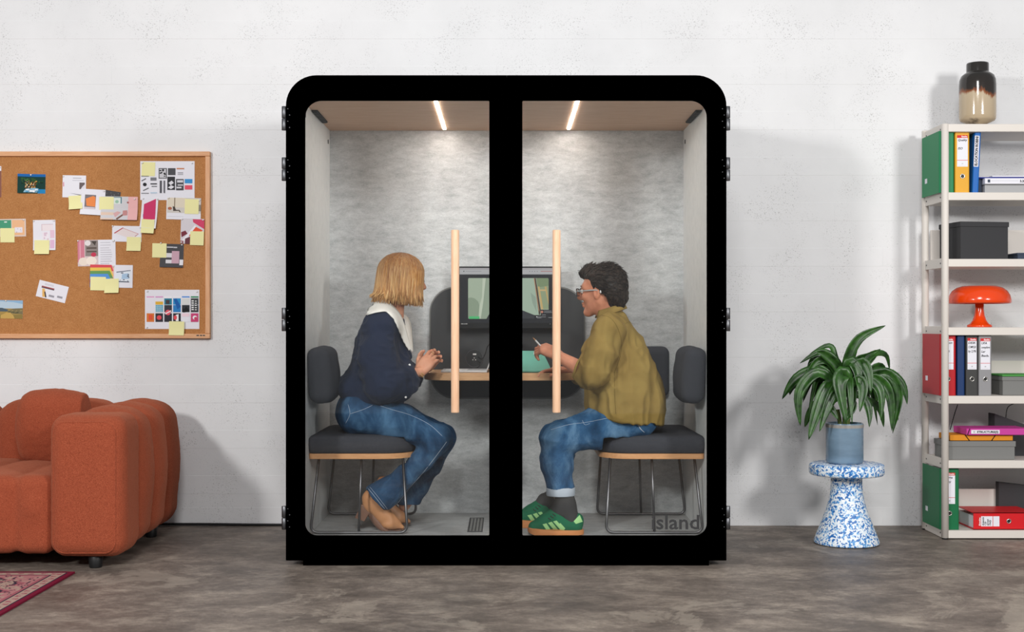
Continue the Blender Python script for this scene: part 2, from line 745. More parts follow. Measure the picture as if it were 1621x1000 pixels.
    nz = t.n('ShaderNodeTexNoise')
    nz.inputs['Scale'].default_value = 40
    t.l(t.co(), nz.inputs['Vector'])
    t.l(t.co(), dv.inputs[4])
    t.l(nz.outputs['Color'], dv.inputs[5])
    t.l(dv.outputs[1], cell.inputs['Vector'])
    sep = t.n('ShaderNodeSeparateColor')
    t.l(cell.outputs['Color'], sep.inputs[0])
    t.set(t.ramp(sep.outputs[0], [(0, srgb('#2a6cb4')), (.22, srgb('#5b9bd6')), (.40, srgb('#dfe9f2')), (.72, srgb('#f2f5f7')), (.92, srgb('#a9cbe8'))], 'CONSTANT'), .4, .4)
    MT['terrazzo'] = t.m
    # boucle sofa
    t = NT('boucle')
    f = t.noise(t.co(), 300, 4, .8)
    c = t.ramp(f, [(.3, srgb('#692f20')), (.5, srgb('#9a4a32')), (.7, srgb('#b46246'))])
    t.set(c, .95, .1)
    t.b.inputs['Sheen Weight'].default_value = .25
    t.b.inputs['Sheen Roughness'].default_value = .5
    t.b.inputs['Sheen Tint'].default_value = srgb('#ffb592')
    t.bump(f, .6, .004)
    MT['boucle'] = t.m
    # dark wool upholstery
    t = NT('wool')
    f = t.noise(t.co(), 380, 2, .7)
    t.set(t.ramp(f, [(.3, srgb('#32343a')), (.7, srgb('#4c4e55'))]), .95, .1)
    t.bump(f, .25, .001)
    MT['wool'] = t.m
    # denim
    for nm, a, b, c_ in (('denim', '#16283e', '#294868', '#4d7294'), ('denim_light', '#1d3956', '#335a80', '#6489aa')):
        t = NT(nm)
        big = t.noise(t.map((5, 5, 3)), 2, 4, .6, .5)
        fine = t.noise(t.map((220, 220, 30)), 3, 3, .7)
        f = t.math('ADD', t.math('MULTIPLY', big, .8), t.math('MULTIPLY', fine, .2))
        t.set(t.ramp(f, [(.32, srgb(a)), (.5, srgb(b)), (.68, srgb(c_))]), .9, .15)
        t.bump(fine, .2, .001)
        MT[nm] = t.m
    # knit
    t = NT('knit')
    f = t.noise(t.co(), 480, 3, .8)
    t.set(t.ramp(f, [(.3, srgb('#1a2030')), (.6, srgb('#283046')), (.8, srgb('#4a536a'))]), .95, .08)
    t.b.inputs['Sheen Weight'].default_value = .06
    t.bump(f, .10, .001)
    MT['knit'] = t.m
    # olive shirt
    t = NT('olive_cotton')
    t.set(t.ramp(t.noise(t.map((5, 5, 5)), 2, 5), [(.3, srgb('#856d3a')), (.7, srgb('#978048'))]), .85, .15)
    t.bump(t.noise(t.map((300, 300, 300)), 2, 2), .15, .001)
    MT['shirt'] = t.m
    # skin
    for nm, a, b in (('skin', '#c98a6c', '#dba184'), ('skin_ruddy', '#bb7a5e', '#cf8f72')):
        t = NT(nm)
        t.set(t.ramp(t.noise(t.co(), 22, 4), [(.3, srgb(a)), (.7, srgb(b))]), .5, .35)
        t.b.inputs['Subsurface Weight'].default_value = .12
        t.b.inputs['Subsurface Scale'].default_value = .01
        t.b.inputs['Subsurface Radius'].default_value = (1, .4, .25)
        MT[nm] = t.m
    # hair
    for nm, a, b, c_ in (('hair_blond', '#7d4c26', '#c08a4e', '#ebc48c'), ('hair_dark', '#120e0c', '#261e19', '#463a32')):
        t = NT(nm)
        f = t.noise(t.map((60, 60, 5) if nm == 'hair_blond' else (40, 40, 40)), 2.2, 4, .65)
        c = t.ramp(f, [(.3, srgb(a)), (.5, srgb(b)), (.7, srgb(c_))])
        if nm == 'hair_blond':   # darker roots at the crown
            sp = t.n('ShaderNodeSeparateXYZ')
            t.l(t.co(), sp.inputs[0])
            c = t.mix(t.ramp(t.math('SUBTRACT', sp.outputs['Z'], .87), [(.43, (0, 0, 0, 1)), (.58, (.8, .8, .8, 1))]), c, srgb('#6b4122'))
        t.set(c, .45, .25)
        MT[nm] = t.m
    t = NT('blond_strands')
    at = t.n('ShaderNodeVertexColor', layer_name='Col')
    c = t.mix(.6, at.outputs['Color'], t.ramp(t.noise(t.map((60, 60, 5)), 2.2, 4, .65), [(.3, srgb('#7a4a26')), (.7, srgb('#e6bd84'))]), 'MIX')
    sp = t.n('ShaderNodeSeparateXYZ')
    t.l(t.co(), sp.inputs[0])
    c = t.mix(t.ramp(t.math('SUBTRACT', sp.outputs['Z'], .87), [(.43, (0, 0, 0, 1)), (.58, (.75, .75, .75, 1))]), c, srgb('#6b4122'))
    t.set(c, .42, .3)
    MT['blond_strands'] = t.m
    # glass pane: clear with a weak mirror
    t = NT('clear_glass')
    tr = t.n('ShaderNodeBsdfTransparent')
    tr.inputs[0].default_value = (.985, .99, .985, 1)
    gl = t.n('ShaderNodeBsdfGlossy')
    gl.inputs['Roughness'].default_value = 0.0
    fr = t.n('ShaderNodeFresnel')
    fr.inputs['IOR'].default_value = 1.42
    mx = t.n('ShaderNodeMixShader')
    t.l(fr.outputs[0], mx.inputs[0])
    t.l(tr.outputs[0], mx.inputs[1])
    t.l(gl.outputs[0], mx.inputs[2])
    t.l(mx.outputs[0], t.t.nodes['Material Output'].inputs['Surface'])
    MT['glass'] = t.m
    # printed colour
    t = NT('print')
    at = t.n('ShaderNodeVertexColor', layer_name='Col')
    t.set(at.outputs['Color'], .7, .2)
    MT['print'] = t.m
    t = NT('rug_pile')
    at = t.n('ShaderNodeVertexColor', layer_name='Col')
    f = t.noise(t.co(), 420, 2)
    t.set(t.mix(.35, at.outputs['Color'], t.ramp(f, [(.3, (.35, .35, .35, 1)), (.7, (1, 1, 1, 1))]), 'MULTIPLY'), .95, .05)
    t.bump(f, .4, .002)
    MT['rug'] = t.m
    # leaf
    t = NT('leaf')
    f = t.noise(t.map((14, 14, 14)), 2, 3)
    t.set(t.ramp(f, [(.3, srgb('#122e0d')), (.7, srgb('#33601f'))]), .36, .45)
    t.b.inputs['Transmission Weight'].default_value = 0
    MT['leaf'] = t.m
    # vase glaze
    t = NT('drip_glaze')
    sp = t.n('ShaderNodeSeparateXYZ')
    t.l(t.co(), sp.inputs[0])
    wav = t.noise(t.map((16, 16, 5)), 1.6, 4, .6)
    z = t.math('ADD', t.math('ADD', sp.outputs['Z'], t.math('MULTIPLY', wav, .10)), t.math('MULTIPLY', sp.outputs['X'], .16))
    VZ = 2.136
    xo = 2.49 * .16 + .05
    body = t.ramp(t.math('MULTIPLY', t.math('SUBTRACT', z, VZ + xo), 3.2),
                  [(.0, srgb('#3a3028')), (.085, srgb('#b5a286')), (.50, srgb('#bcaa8f')), (.54, srgb('#8a4f2c')), (.60, srgb('#2c2622')), (.9, srgb('#262320'))])
    t.set(body, .12, .6)
    MT['glaze'] = t.m
    # plain ones
    for a in (('black_lacquer', '#000000', 1, 0), ('black_metal', '#1c1c1d', .35, .5), ('shelf_white', '#dad3cb', .45, .4),
              ('panel_dark', '#3c3d3f', .55, .3), ('monitor_black', '#0c0c0d', .35, .4), ('box_dark', '#3d3d3f', .75, .2),
              ('box_grey', '#7d7d7b', .8, .2), ('box_dove', '#aaaaab', .75, .2), ('orange_plastic', '#e8450f', .16, .6), ('paper', '#e6e5ec', .8, .15),
              ('sticky', '#ece7ab', .85, .1), ('pot', '#6d8396', .25, .5), ('soil', '#9b9792', .95, .1), ('foot_black', '#19191a', .5, .4),
              ('collar_white', '#ecebe6', .9, .1), ('teal', '#6db3a3', .6, .3), ('gold', '#c79a52', .25, .5), ('sock', '#424243', .95, .05),
              ('tan_leather', '#c98f63', .45, .4), ('heel_brown', '#7b5a4a', .4, .4), ('suede_green', '#1f6a4b', .95, .05),
              ('gum', '#c9844f', .6, .3), ('mint', '#a5d992', .8, .1), ('white_plastic', '#ecebea', .35, .4), ('laptop', '#b9babd', .35, .5),
              ('cuff_light', '#b9c3cf', .9, .1), ('glasses_grey', '#9aa6a9', .35, .5), ('cable', '#1d1d1e', .6, .3), ('led_housing', '#e8e0d4', .5, .4),
              ('book_navy', '#27348a', .6, .3), ('folder_green', '#4f9a4a', .7, .2), ('folder_pink', '#c53f97', .6, .3), ('folder_orange', '#d78a1e', .6, .3),
              ('elastic', '#20140f', .8, .2), ('eye_white', '#efe9e4', .2, .5), ('stylus', '#d9d9da', .3, .5), ('vent_black', '#2a2b2c', .7, .2),
              ('slate_blue', '#3d4656', .7, .2), ('back_white', '#ded7d0', .6, .3), ('lens', '#c9d3d6', .1, .5), ('stitch', '#b9c4d2', .9, .1),
              ('letter_grey', '#3b3b3c', .8, .1)):
        MT[a[0]] = plain(*a)
    for a in (('chrome', '#77777a', .38, .5, 1), ('steel', '#66676a', .4, .5, 1), ('ring_steel', '#d6d3cd', .25, .5, 1)):
        MT[a[0]] = plain(*a)
    MT['pot'] = plain('pot', '#6f8699', .22, .5, 0, None, (6, .18, (1, 1, 3)))
    t = NT('led')
    t.set(srgb('#fff2e4'), .5, .2)
    t.b.inputs['Emission Color'].default_value = srgb('#fff1e6')
    t.b.inputs['Emission Strength'].default_value = 66.0
    MT['led'] = t.m
    t = NT('screen')
    at = t.n('ShaderNodeVertexColor', layer_name='Col')
    t.set((0.004, .004, .004, 1), .25, .35)
    t.l(at.outputs['Color'], t.b.inputs['Emission Color'])
    t.b.inputs['Emission Strength'].default_value = .85
    MT['screen'] = t.m


make_materials()
# ------------------------------------------------------------------ the room
WALL = 1.17
mb = MB()
mb.box((-8, -10, -.1), (8, WALL + .2, 0))
tag(mb.build('floor', MT['floor']), 'worn grey-brown polished concrete floor', 'floor', kind='structure')
mb = MB()
mb.box((-8, WALL + .0012, 0), (8, WALL + .2, 4.2))
wall = tag(mb.build('wall_back', MT['wall']), 'white painted concrete block wall behind the booth', 'wall', kind='structure')
rnd = random.Random(3)
BL, BH = .53, .25
mb = MB()
mb.box((-BL / 2 + .0002, 0, -BH / 2 + .0002), (BL / 2 - .0002, .03, BH / 2 - .0002), .0011, 2)
blk = mb.build('block', MT['wall'], wall)
first = True
for r in range(-1, 12):
    zc = .1 + r * BH + BH / 2
    x0 = 1.802 + (.5 * BL if (r % 2) else 0) + BL / 2
    for k in range(-14, 6):
        xc = x0 + k * BL
        if abs(xc) > 3.5: continue
        if first:
            o, first = blk, False
        else:
            o = blk.copy()
            C.objects.link(o)
            o.parent = wall
        z2 = zc
        o.location = (xc, WALL + rnd.uniform(0, .0003), z2)
        o.rotation_euler = (0, 0, 0)
        if r == -1:
            o.scale = (1, 1, .4)
            o.location.z = .05
# cable lying along the foot of the wall
mb = MB()
mb.tube(smooth_path([(-3.2, 1.155, .008), (-2.2, 1.158, .009), (-1.7, 1.15, .012), (-1.4, 1.156, .008), (-1.05, 1.155, .007)], 6), .007, 6)
tag(mb.build('floor_cable', MT['cable']), 'black cable lying along the foot of the wall between sofa and booth', 'cable')

# ------------------------------------------------------------------ the booth
booth = empty('meeting_booth', (0, .5, 0), 'black two-person meeting booth with double glass doors and grey felt lining', 'booth')
s0 = F / D


def X0(px): return (px - VX) / s0


def Z0(py): return H - (py - VY) / s0


BK = MT['black_lacquer']
xl, xr, zb, zt = X0(452.5), X0(1150), Z0(887), Z0(119)
# carcass: a black tunnel with rounded shoulders
no = 12
outer = rrect(xl + .006, xr - .006, zb + .01, zt - .005, (.02, .02, .135, .135), no)
inner = rrect(-.962, .962, .085, 2.158, .012, no)
ring_prism(outer, inner, .047, 1.085).build('carcass', BK, booth)
mb = MB()
mb.prism(outer, 1.075, 1.09)
mb.build('back_cover', BK, booth)
mb = MB()
mb.box((X0(479), .012, 0), (X0(1123), 1.05, .06))
mb.build('plinth', BK, booth)
# linings
mb = MB(); mb.box((-.952, 1.003, .09), (.952, 1.03, 2.15)); mb.build('back_lining', MT['felt'], booth)
mb = MB(); mb.box((-.961, .05, .088), (-.949, 1.003, 2.15)); sl = mb.build('side_lining', MT['felt_side_lit'], booth)
mb = MB(); mb.box((.949, .05, .088), (.961, 1.003, 2.15)); sr = mb.build('side_lining', MT['felt_side_lit'], booth)
mb = MB(); mb.box((-.95, .05, 2.145), (.95, 1.004, 2.156)); ceil = mb.build('ceiling_board', MT['ply'], booth)
mb = MB(); mb.box((-.95, .05, .086), (.95, 1.004, .095)); mb.build('floor_carpet', MT['felt_floor'], booth)
for sx in (-1, 1):
    mb = MB(); mb.box((sx * .33 - .0075, .108, 2.1425), (sx * .33 + .0075, .944, 2.146), .0005, 1)
    mb.build('led_strip', MT['led'], booth)
    mb = MB(); mb.box((sx * .932 - .0145, .35, 2.138), (sx * .932 + .0145, .70, 2.146), .001, 1)
    v = mb.build('air_vent', MT['vent_black'], booth)
    mb = MB()
    for k in range(14):
        y = .365 + k * .0245
        mb.box((sx * .932 - .011, y, 2.1345), (sx * .932 + .011, y + .007, 2.139))
    mb.build('vent_slats', MT['black_metal'], v)
    for y, z in ((.17, 2.09), (.93, 2.075)):
        mb = MB(); mb.box((sx * .9485 - .003, y - .004, z - .011), (sx * .9485 + .003, y + .004, z + .011), .0008, 1)
        mb.build('panel_clip', MT['vent_black'], booth)
# floor grille
mb = MB(); mb.box((-.192, .37, .094), (-.118, .82, .0975), .0006, 1)
g = mb.build('floor_grille', MT['panel_dark'], booth)
mb = MB()
for i in range(4):
    for j in range(15):
        x, y = -.183 + i * .0165, .39 + j * .028
        mb.box((x, y, .0972), (x + .010, y + .013, .0992))
mb.build('grille_grid', MT['box_grey'], g)

# doors
mb = MB(); mb.box((X0(797), .0455, zb + .02), (X0(807), .052, zt - .001)); mb.build('seam_light_block', BK, booth)  # added unseen strip that stops light leaking through the door seam
for side in (-1, 1):
    if side < 0:
        a, b, i0, i1 = xl, X0(802.02), X0(481), X0(774.5)
        ro, ri = (.003, .0002, .0002, .14), (.055, .006, .006, .075)
    else:
        a, b, i0, i1 = X0(802.08), xr, X0(827), X0(1121)
        ro, ri = (.0002, .003, .14, .0002), (.006, .055, .075, .006)
    z0_, z1_ = Z0(849.5), Z0(157)
    # rrect order is (bl, br, tr, tl)
    door = ring_prism(rrect(a, b, zb, zt, ro, 12), rrect(i0, i1, z0_, z1_, ri, 12), 0, .045).build('glass_door', BK, booth)
    mb = MB()
    mb.prism(rrect(i0 - .012, i1 + .012, z0_ - .012, z1_ + .012, .03, 4), .018, .026)
    pane = mb.build('glass_pane', MT['glass'], door)
    # handle: a wooden bar in front of the pane
    hx = P(720.5, 0, -.045).x if side < 0 else P(881, 0, -.045).x
    zt_, zb_ = P(0, 364, -.045).z, P(0, 653, -.045).z
    mb = MB()
    mb.tube([(hx, -.045, zb_), (hx, -.045, zb_ + .004), (hx, -.045, zt_ - .004), (hx, -.045, zt_)], [.0165, .0185, .0185, .0165], 20)
    mb.build('handle', MT['handle_wood'], door)
    for z in (zb_ + .12, zt_ - .12):
        mb = MB()
        mb.tube([(hx, -.03, z), (hx, .02, z)], .007, 8)
        mb.build('handle_mount', MT['steel'], door)
    for (y0p, y1p) in ((168, 206), (249, 286), (487, 524), (801, 838)):
        z1, z0 = Z0(y0p), Z0(y1p)
        x = X0(449.2) if side < 0 else X0(1152.6)
        mb = MB()
        zm = (z0 + z1) / 2
        for q0, q1 in ((z0, zm - .0012), (zm + .0012, z1)):
            mb.tube([(x, .006, q0), (x, .006, q0 + .001), (x, .006, q1 - .001), (x, .006, q1)], [.0095, .0105, .0105, .0095], 14)
        e = xl if side < 0 else xr
        mb.box((min(x, e + .02 * -side), .0065, z0), (max(x, e + .02 * -side), .0105, z1))
        hg = mb.build('hinge', MT['steel'], door)
        for k in range(4):
            mb = MB()
            zz = z1 - .012 - k * (z1 - z0 - .024) / 3
            xx = (X0(457) + (.004 if k % 2 else -.004)) if side < 0 else (X0(1145) + (.004 if k % 2 else -.004))
            mb.tube([(xx, .002, zz), (xx, -.001, zz), (xx, -.0016, zz)], [.0026, .0026, .0014], 8)
            mb.build('hinge_screw', MT['steel'], door)
    if side > 0:
        V, Fc, w = text_mesh('island', .0635, .0014)
        h = Z0(815.5) - Z0(838)
        sc = (X0(1108) - X0(1031)) / w
        k = h / max(v[2] for v in V)
        mb = MB()
        mb.add([(X0(1031) + v[0] * sc, .0168, Z0(838) + v[2] * k) for v in V], Fc)
        mb.build('lettering', MT['letter_grey'], door)

# ------------------------------------------------------------------ inside the booth
# benches
BZ = .577


def bench(sx, label):
    xw, xe = sx * .948, sx * .448
    root = empty('bench_seat', (sx * .7, .6, .095), label, 'bench', 'benches inside the booth')

    def outline(grow, n=10):
        a = rrect(.448 - grow, .948, .27 - grow, .95 + grow, (.15 + grow, .02, .02, .15 + grow), n)
        return [(sx * x, y) for x, y in a]
    # cushion: stacked outlines, domed
    lv = [(.485, -.012), (.492, 0), (.53, .006), (.555, .003), (.568, -.006), (BZ - .003, -.03), (BZ, -.07)]
    V, Fc = [], []
    base = outline(0)
    n = len(base)
    cx, cy = sx * .70, .61
    for z, g in lv:
        for x, y in base:
            fx = (x - cx) / .25
            fy = (y - cy) / .34
            V.append((x + g * max(-1, min(1, fx)), y + g * max(-1, min(1, fy)), z))
    for i in range(len(lv) - 1):
        for k in range(n):
            Fc.append((i * n + k, i * n + (k + 1) % n, (i + 1) * n + (k + 1) % n, (i + 1) * n + k))
    V.append((cx, cy, BZ + .004)); V.append((cx, cy, .485))
    for k in range(n):
        Fc.append(((len(lv) - 1) * n + k, (len(lv) - 1) * n + (k + 1) % n, len(V) - 2))
        Fc.append(((k + 1) % n, k, len(V) - 1))
    mb = MB(); mb.add(V, Fc, None, True)
    cu = mb.build('seat_cushion', MT['wool'], root, auto=60)
    mb = MB(); mb.slab(outline(.0), .460, .486)
    mb.build('seat_board', MT['edge_wood'], root, bev=.003)
    # sled frames: a trapezoid loop and one middle leg, near and far
    for y in (.315, .90):
        ins = .03
        a, b = sx * .50, sx * .905
        c, d = sx * .478, sx * .945
        mb = MB()
        mb.tube(round_path([(a, y, .462), (c, y + (-.01 if y < .5 else .01), .1035), (d, y + (-.01 if y < .5 else .01), .1035), (b, y, .462)], .04, 6), .0068, 8)
        mb.build('sled_leg', MT['chrome'], root)
        mb = MB()
        mx = sx * .70
        mb.tube([(mx, y, .462), (mx + sx * .012, y + (-.01 if y < .5 else .01), .1035)], .0062, 8)
        mb.build('middle_leg', MT['chrome'], root)
    return root


bench(-1, 'grey upholstered bench with wooden edge under the person in navy sweater')
bench(1, 'grey upholstered bench with wooden edge under the person in olive shirt')


def wall_cushion(sx, label):
    f = Field((min(sx * .99, sx * .77), .16, .66), (max(sx * .99, sx * .77), .62, 1.06), .006)
    tilt = math.radians(4) * sx
    A = np.array([[math.cos(tilt), 0, math.sin(tilt)], [0, 1, 0], [-math.sin(tilt), 0, math.cos(tilt)]])
    f.rbox((sx * .893, .39, .862), (.056, .19, .135), .05, A)
    f.ell((sx * .882, .39, .862), (.065, .17, .13), A, .03)
    f.cut((sx * .9475, 0, 0), (sx, 0, 0))
    o = soft('wall_cushion', f, MT['wool'])
    return tag(o, label, 'cushion', 'backrest pads in the booth')


wall_cushion(-1, 'dark grey backrest pad on the felt wall behind the person in navy')
wall_cushion(1, 'dark grey backrest pad on the felt side wall behind the olive shirt')
f = Field((.45, .86, .66), (.9, 1.02, 1.04), .006)
c = P(1003, 588, .96)
f.rbox((c.x, .965, c.z), (.19, .045, .135), .04)
f.cut((0, 1.0, 0), (0, 1, 0))
tag(soft('wall_cushion', f, MT['wool']), 'dark backrest pad on the rear felt, half hidden behind the olive shirt', 'cushion', 'backrest pads in the booth')

# dark panel carrying the screen
pz0, pz1 = P(0, 629, .985).z, P(0, 456, .985).z
px0, px1 = P(682, 0, .985).x, P(924, 0, .985).x
media = empty('media_panel', (0, 1.0, pz0), 'dark grey rounded wall panel behind the monitor and table', 'panel')
mb = MB(); mb.prism(rrect(px0 - .008, px1 + .008, pz0 - .008, pz1 + .008, .14, 14), .988, 1.003)
mb.build('felt_border', MT['box_grey'], media)
mb = MB(); mb.prism(rrect(px0, px1, pz0, pz1, .132, 14), .974, .99)
mb.build('board', MT['panel_dark'], media, bev=.002)
c = P(751, 567, .97)
mb = MB()
n = 28
for r0, y0 in ((.047, .972), (.045, .969)):
    mb.prism([(c.x + r0 * math.cos(2 * PI * k / n), c.z + r0 * math.sin(2 * PI * k / n)) for k in range(n)], y0, .975)
so = mb.build('socket', MT['black_metal'], media)
mb = MB()
mb.tube([(c.x + .046 * math.cos(2 * PI * k / n), .9685, c.z + .046 * math.sin(2 * PI * k / n)) for k in range(n)], .0013, 5, closed=True)
mb.build('socket_ring', MT['steel'], so)
mb = MB()
mb.box((c.x - .008, .967, c.z + .018), (c.x + .010, .97, c.z + .026))
for dx, dz in ((-.008, -.008), (.006, -.008), (-.001, .002)):
    mb.tube([(c.x + dx, .970, c.z + dz), (c.x + dx, .966, c.z + dz)], .003, 8)
mb.build('socket_contacts', MT['white_plastic'], so)

# monitor
MY = .875
mz0, mz1 = P(0, 520, MY).z, P(0, 421.5, MY).z
mx0, mx1 = P(726, 0, MY).x, P(888, 0, MY).x
mon = empty('monitor', (0, MY, mz0), 'black flat monitor on the rear panel showing a video picture with painted studio reflection', 'monitor')
mb = MB(); mb.box((mx0, MY, mz0), (mx1, MY + .03, mz1), .003, 2)
mb.build('casing', MT['monitor_black'], mon)
mb = MB(); mb.box((-.06, MY + .03, (mz0 + mz1) / 2 - .05), (.06, .976, (mz0 + mz1) / 2 + .05), .004)
mb.build('wall_mount', MT['black_metal'], mon)
mb = MB()
YS = MY - .0006


def scr(poly, col, dy=0.0):
    mb.add([tuple(P(x, y, YS - dy)) for x, y in poly], [tuple(range(len(poly)))], srgb(col))


scr([(727.5, 424), (886.5, 424), (886.5, 511), (727.5, 511)], '#26272b')
scr([(727.5, 424), (886.5, 424), (886.5, 434.2), (727.5, 434.2)], '#b4b4b6', .0004)
scr([(727.5, 424.6), (886.5, 424.6), (886.5, 426.4), (727.5, 426.4)], '#a79fa2', .0006)
scr([(733.5, 428.5), (735, 428.5), (735, 430), (733.5, 430)], '#222222', .0007)
scr([(737, 429), (762, 429), (762, 429.6), (737, 429.6)], '#8c8c90', .0007)
for x in (838, 842, 846, 850): scr([(x, 429), (x + 1, 429), (x + 1, 430), (x, 430)], '#555558', .0007)
scr([(856, 428.6), (874, 428.6), (874, 430), (856, 430)], '#b08484', .0007)
scr([(742, 440), (867.5, 440), (868.5, 442), (868.5, 490), (856, 490), (856, 498.5), (846, 498.5), (827, 491), (800, 485), (774, 497.5), (770, 504.5), (742.5, 504.5), (741, 503), (741, 442)], '#a9b7a2', .0004)
scr([(741, 472), (745, 470.5), (751, 472), (757, 477), (759, 484), (757.5, 504), (741, 504)], '#8e9e88', .0006)
scr([(764, 440), (769, 440), (765, 478), (761, 504), (757.5, 504), (759, 484), (763, 470)], '#c3cdb9', .0006)
scr([(769, 440), (800, 440), (800, 485), (774, 497.5), (770, 504.5), (761, 504), (765, 478)], '#96a591', .0006)
scr([(800, 440), (845, 440), (853, 498), (846, 498.5), (827, 491), (800, 485)], '#a6b9a6', .0006)
scr([(840, 463), (848, 470), (850, 495), (843, 480)], '#95a696', .0007)
scr([(849, 440), (867.5, 440), (868.5, 442), (868.5, 452), (851, 455)], '#7d8f6c', .0007)
scr([(850, 455), (868.5, 452), (868.5, 489), (858, 489)], '#94a07f', .0006)
scr([(845, 440.2), (848.2, 440.2), (856, 490), (855, 498), (853, 498)], '#4a3c33', .0008)  # ladder bars from here on: studio reflection painted into the screen colours
scr([(844.8, 440.2), (846, 440.2), (853.5, 490), (853, 494)], '#b78f6e', .0009)
scr([(851.4, 453.4), (854, 453.4), (860, 489.5), (856.5, 489.5)], '#c9ab73', .0009)
scr([(862, 453.4), (865, 453.4), (868.4, 475), (868.4, 483)], '#c4a56c', .0009)
scr([(853.5, 458), (864, 458), (864.4, 460.4), (854, 460.4)], '#cdb07e', .001)
scr([(742.5, 500.5), (759, 500.5), (759, 504.5), (742.5, 504.5)], '#55bd78', .0009)
scr([(827, 491), (846, 498.6), (846, 504), (827, 504)], '#3a3c40', .0005)
n = 12
scr([(858 + 2 * math.cos(k * PI / 6), 493.5 + 2 * math.sin(k * PI / 6)) for k in range(n)], '#bf7d68', .001)
for (x0, x1, y) in ((861, 873, 491.8), (861, 874, 494), (858, 864, 497.8), (850, 864, 501), (850, 857, 502.6), (868, 875, 502)):
    scr([(x0, y), (x1, y), (x1, y + .8), (x0, y + .8)], '#8f9092', .001)
scr([(849, 500.6), (850.4, 500.6), (850.4, 502), (849, 502)], '#f2f2f2', .0011)
mb.build('screen', MT['screen'], mon)
mb = MB()
for (x, w_, y, hh) in ((730, 3.4, 511.8, 1.3), (734, 2.4, 512, 1), (736.8, 3.2, 511.8, 1.2)):
    mb.add([tuple(P(x, y, YS - .0005)), tuple(P(x + w_, y, YS - .0005)), tuple(P(x + w_, y + hh, YS - .0005)), tuple(P(x, y + hh, YS - .0005))], [(0, 1, 2, 3)], srgb('#b9b9ba'))
mb.build('maker_mark', MT['print'], mon)
mb = MB()
for x in (871, 875):
    p = P(x, 512.6, YS)
    mb.tube([(p.x, p.y + .001, p.z), (p.x, p.y - .001, p.z)], .0022, 8)
mb.build('button', MT['laptop'], mon)

# table
TZ = .865
tab = empty('wall_table', (0, 1.0, TZ - .04), 'half-round wooden table top fixed to the rear wall between the benches', 'table')
tx0, tx1 = P(672, 0, .66).x, P(925.5, 0, .66).x
mb = MB(); mb.slab(rrect(tx0, tx1, .45, .975, (.19, .19, .004, .004), 16), TZ - .037, TZ)
mb.build('table_top', MT['table_wood'], tab, bev=.003)
mb = MB()
for x in (-.28, .28):
    mb.box((x - .015, .66, TZ - .06), (x + .015, .975, TZ - .036), .002)
mb.build('bracket', MT['black_metal'], tab)

# open laptop on the table
lap = empty('laptop', (-.2, .62, TZ), 'thin silver laptop standing open on the table by the clasped hands', 'laptop')
lx0, lx1 = P(698, 0, .55).x, P(771, 0, .55).x
mb = MB(); mb.box((lx0, .52, TZ + .001), (lx1, .80, TZ + .0105), .002)
mb.build('base', MT['laptop'], lap)
mb = MB()
Mx = Matrix.Translation((lx1, 0, TZ + .011)) @ Matrix.Rotation(math.radians(22), 4, 'Y')
mb.box((-.004, .52, 0), (.002, .80, .20), .0015, 2, Mx)
mb.build('display', MT['laptop'], lap)
mb = MB(); mb.box((lx0 + .02, .54, TZ + .0103), (lx1 - .1, .78, TZ + .0112))
mb.build('trackpad', MT['white_plastic'], lap)
# charging cable from the socket
mb = MB()
mb.tube(smooth_path([P(757, 565, .965), P(763, 568, .94), P(768, 560, .92), P(772, 548, .9), P(778, 545, .88), P(782, 560, .86), P(780, 584, .84)], 6), .0025, 6)
mb.tube(smooth_path([P(755, 571, .965), P(760, 575, .94), P(756, 582, .9), P(748, 586, .88)], 6), .0022, 6)
tag(mb.build('charging_cable', MT['cable']), 'thin black charging cable plugged into the round socket above the laptop', 'cable')
# teal tablet in a propped case
tb = empty('tablet_case', (.15, .6, TZ), 'teal tablet case propped at a slant on the table before the olive shirt', 'tablet')
a0, a1 = P(806, 0, .53).x, P(873.5, 0, .53).x
Mx = Matrix.Translation((0, .50, TZ + .002)) @ Matrix.Rotation(math.radians(24), 4, 'X')
mb = MB()
q = a1 - .042
Vt = [(a0, 0, 0), (a1, 0, 0), (q, .235, 0), (a0, .235, 0)]
Vt = [Mx @ Vector(v) for v in Vt] + [Mx @ Vector((v[0], v[1], .009)) for v in Vt]
mb.add(Vt, [(3, 2, 1, 0), (4, 5, 6, 7), (0, 1, 5, 4), (1, 2, 6, 5), (2, 3, 7, 6), (3, 0, 4, 7)])
mb.build('cover', MT['teal'], tb, bev=.0015)
mb = MB()
mb.prism([(a0 + .02, TZ + .001), (q - .02, TZ + .001), (q - .02, TZ + .085), (a0 + .02, TZ + .085)], .70, .705)
mb.build('prop', MT['teal'], tb)
# white cable loop of the tablet
mb = MB()
mb.tube(smooth_path([P(845, 561, .66), P(846, 556, .68), P(851, 553, .7), P(857, 553, .7)], 6), .0016, 6)
tag(mb.build('earphone_wire', MT['white_plastic']), 'thin pale wire arching up above the teal tablet case', 'cable')
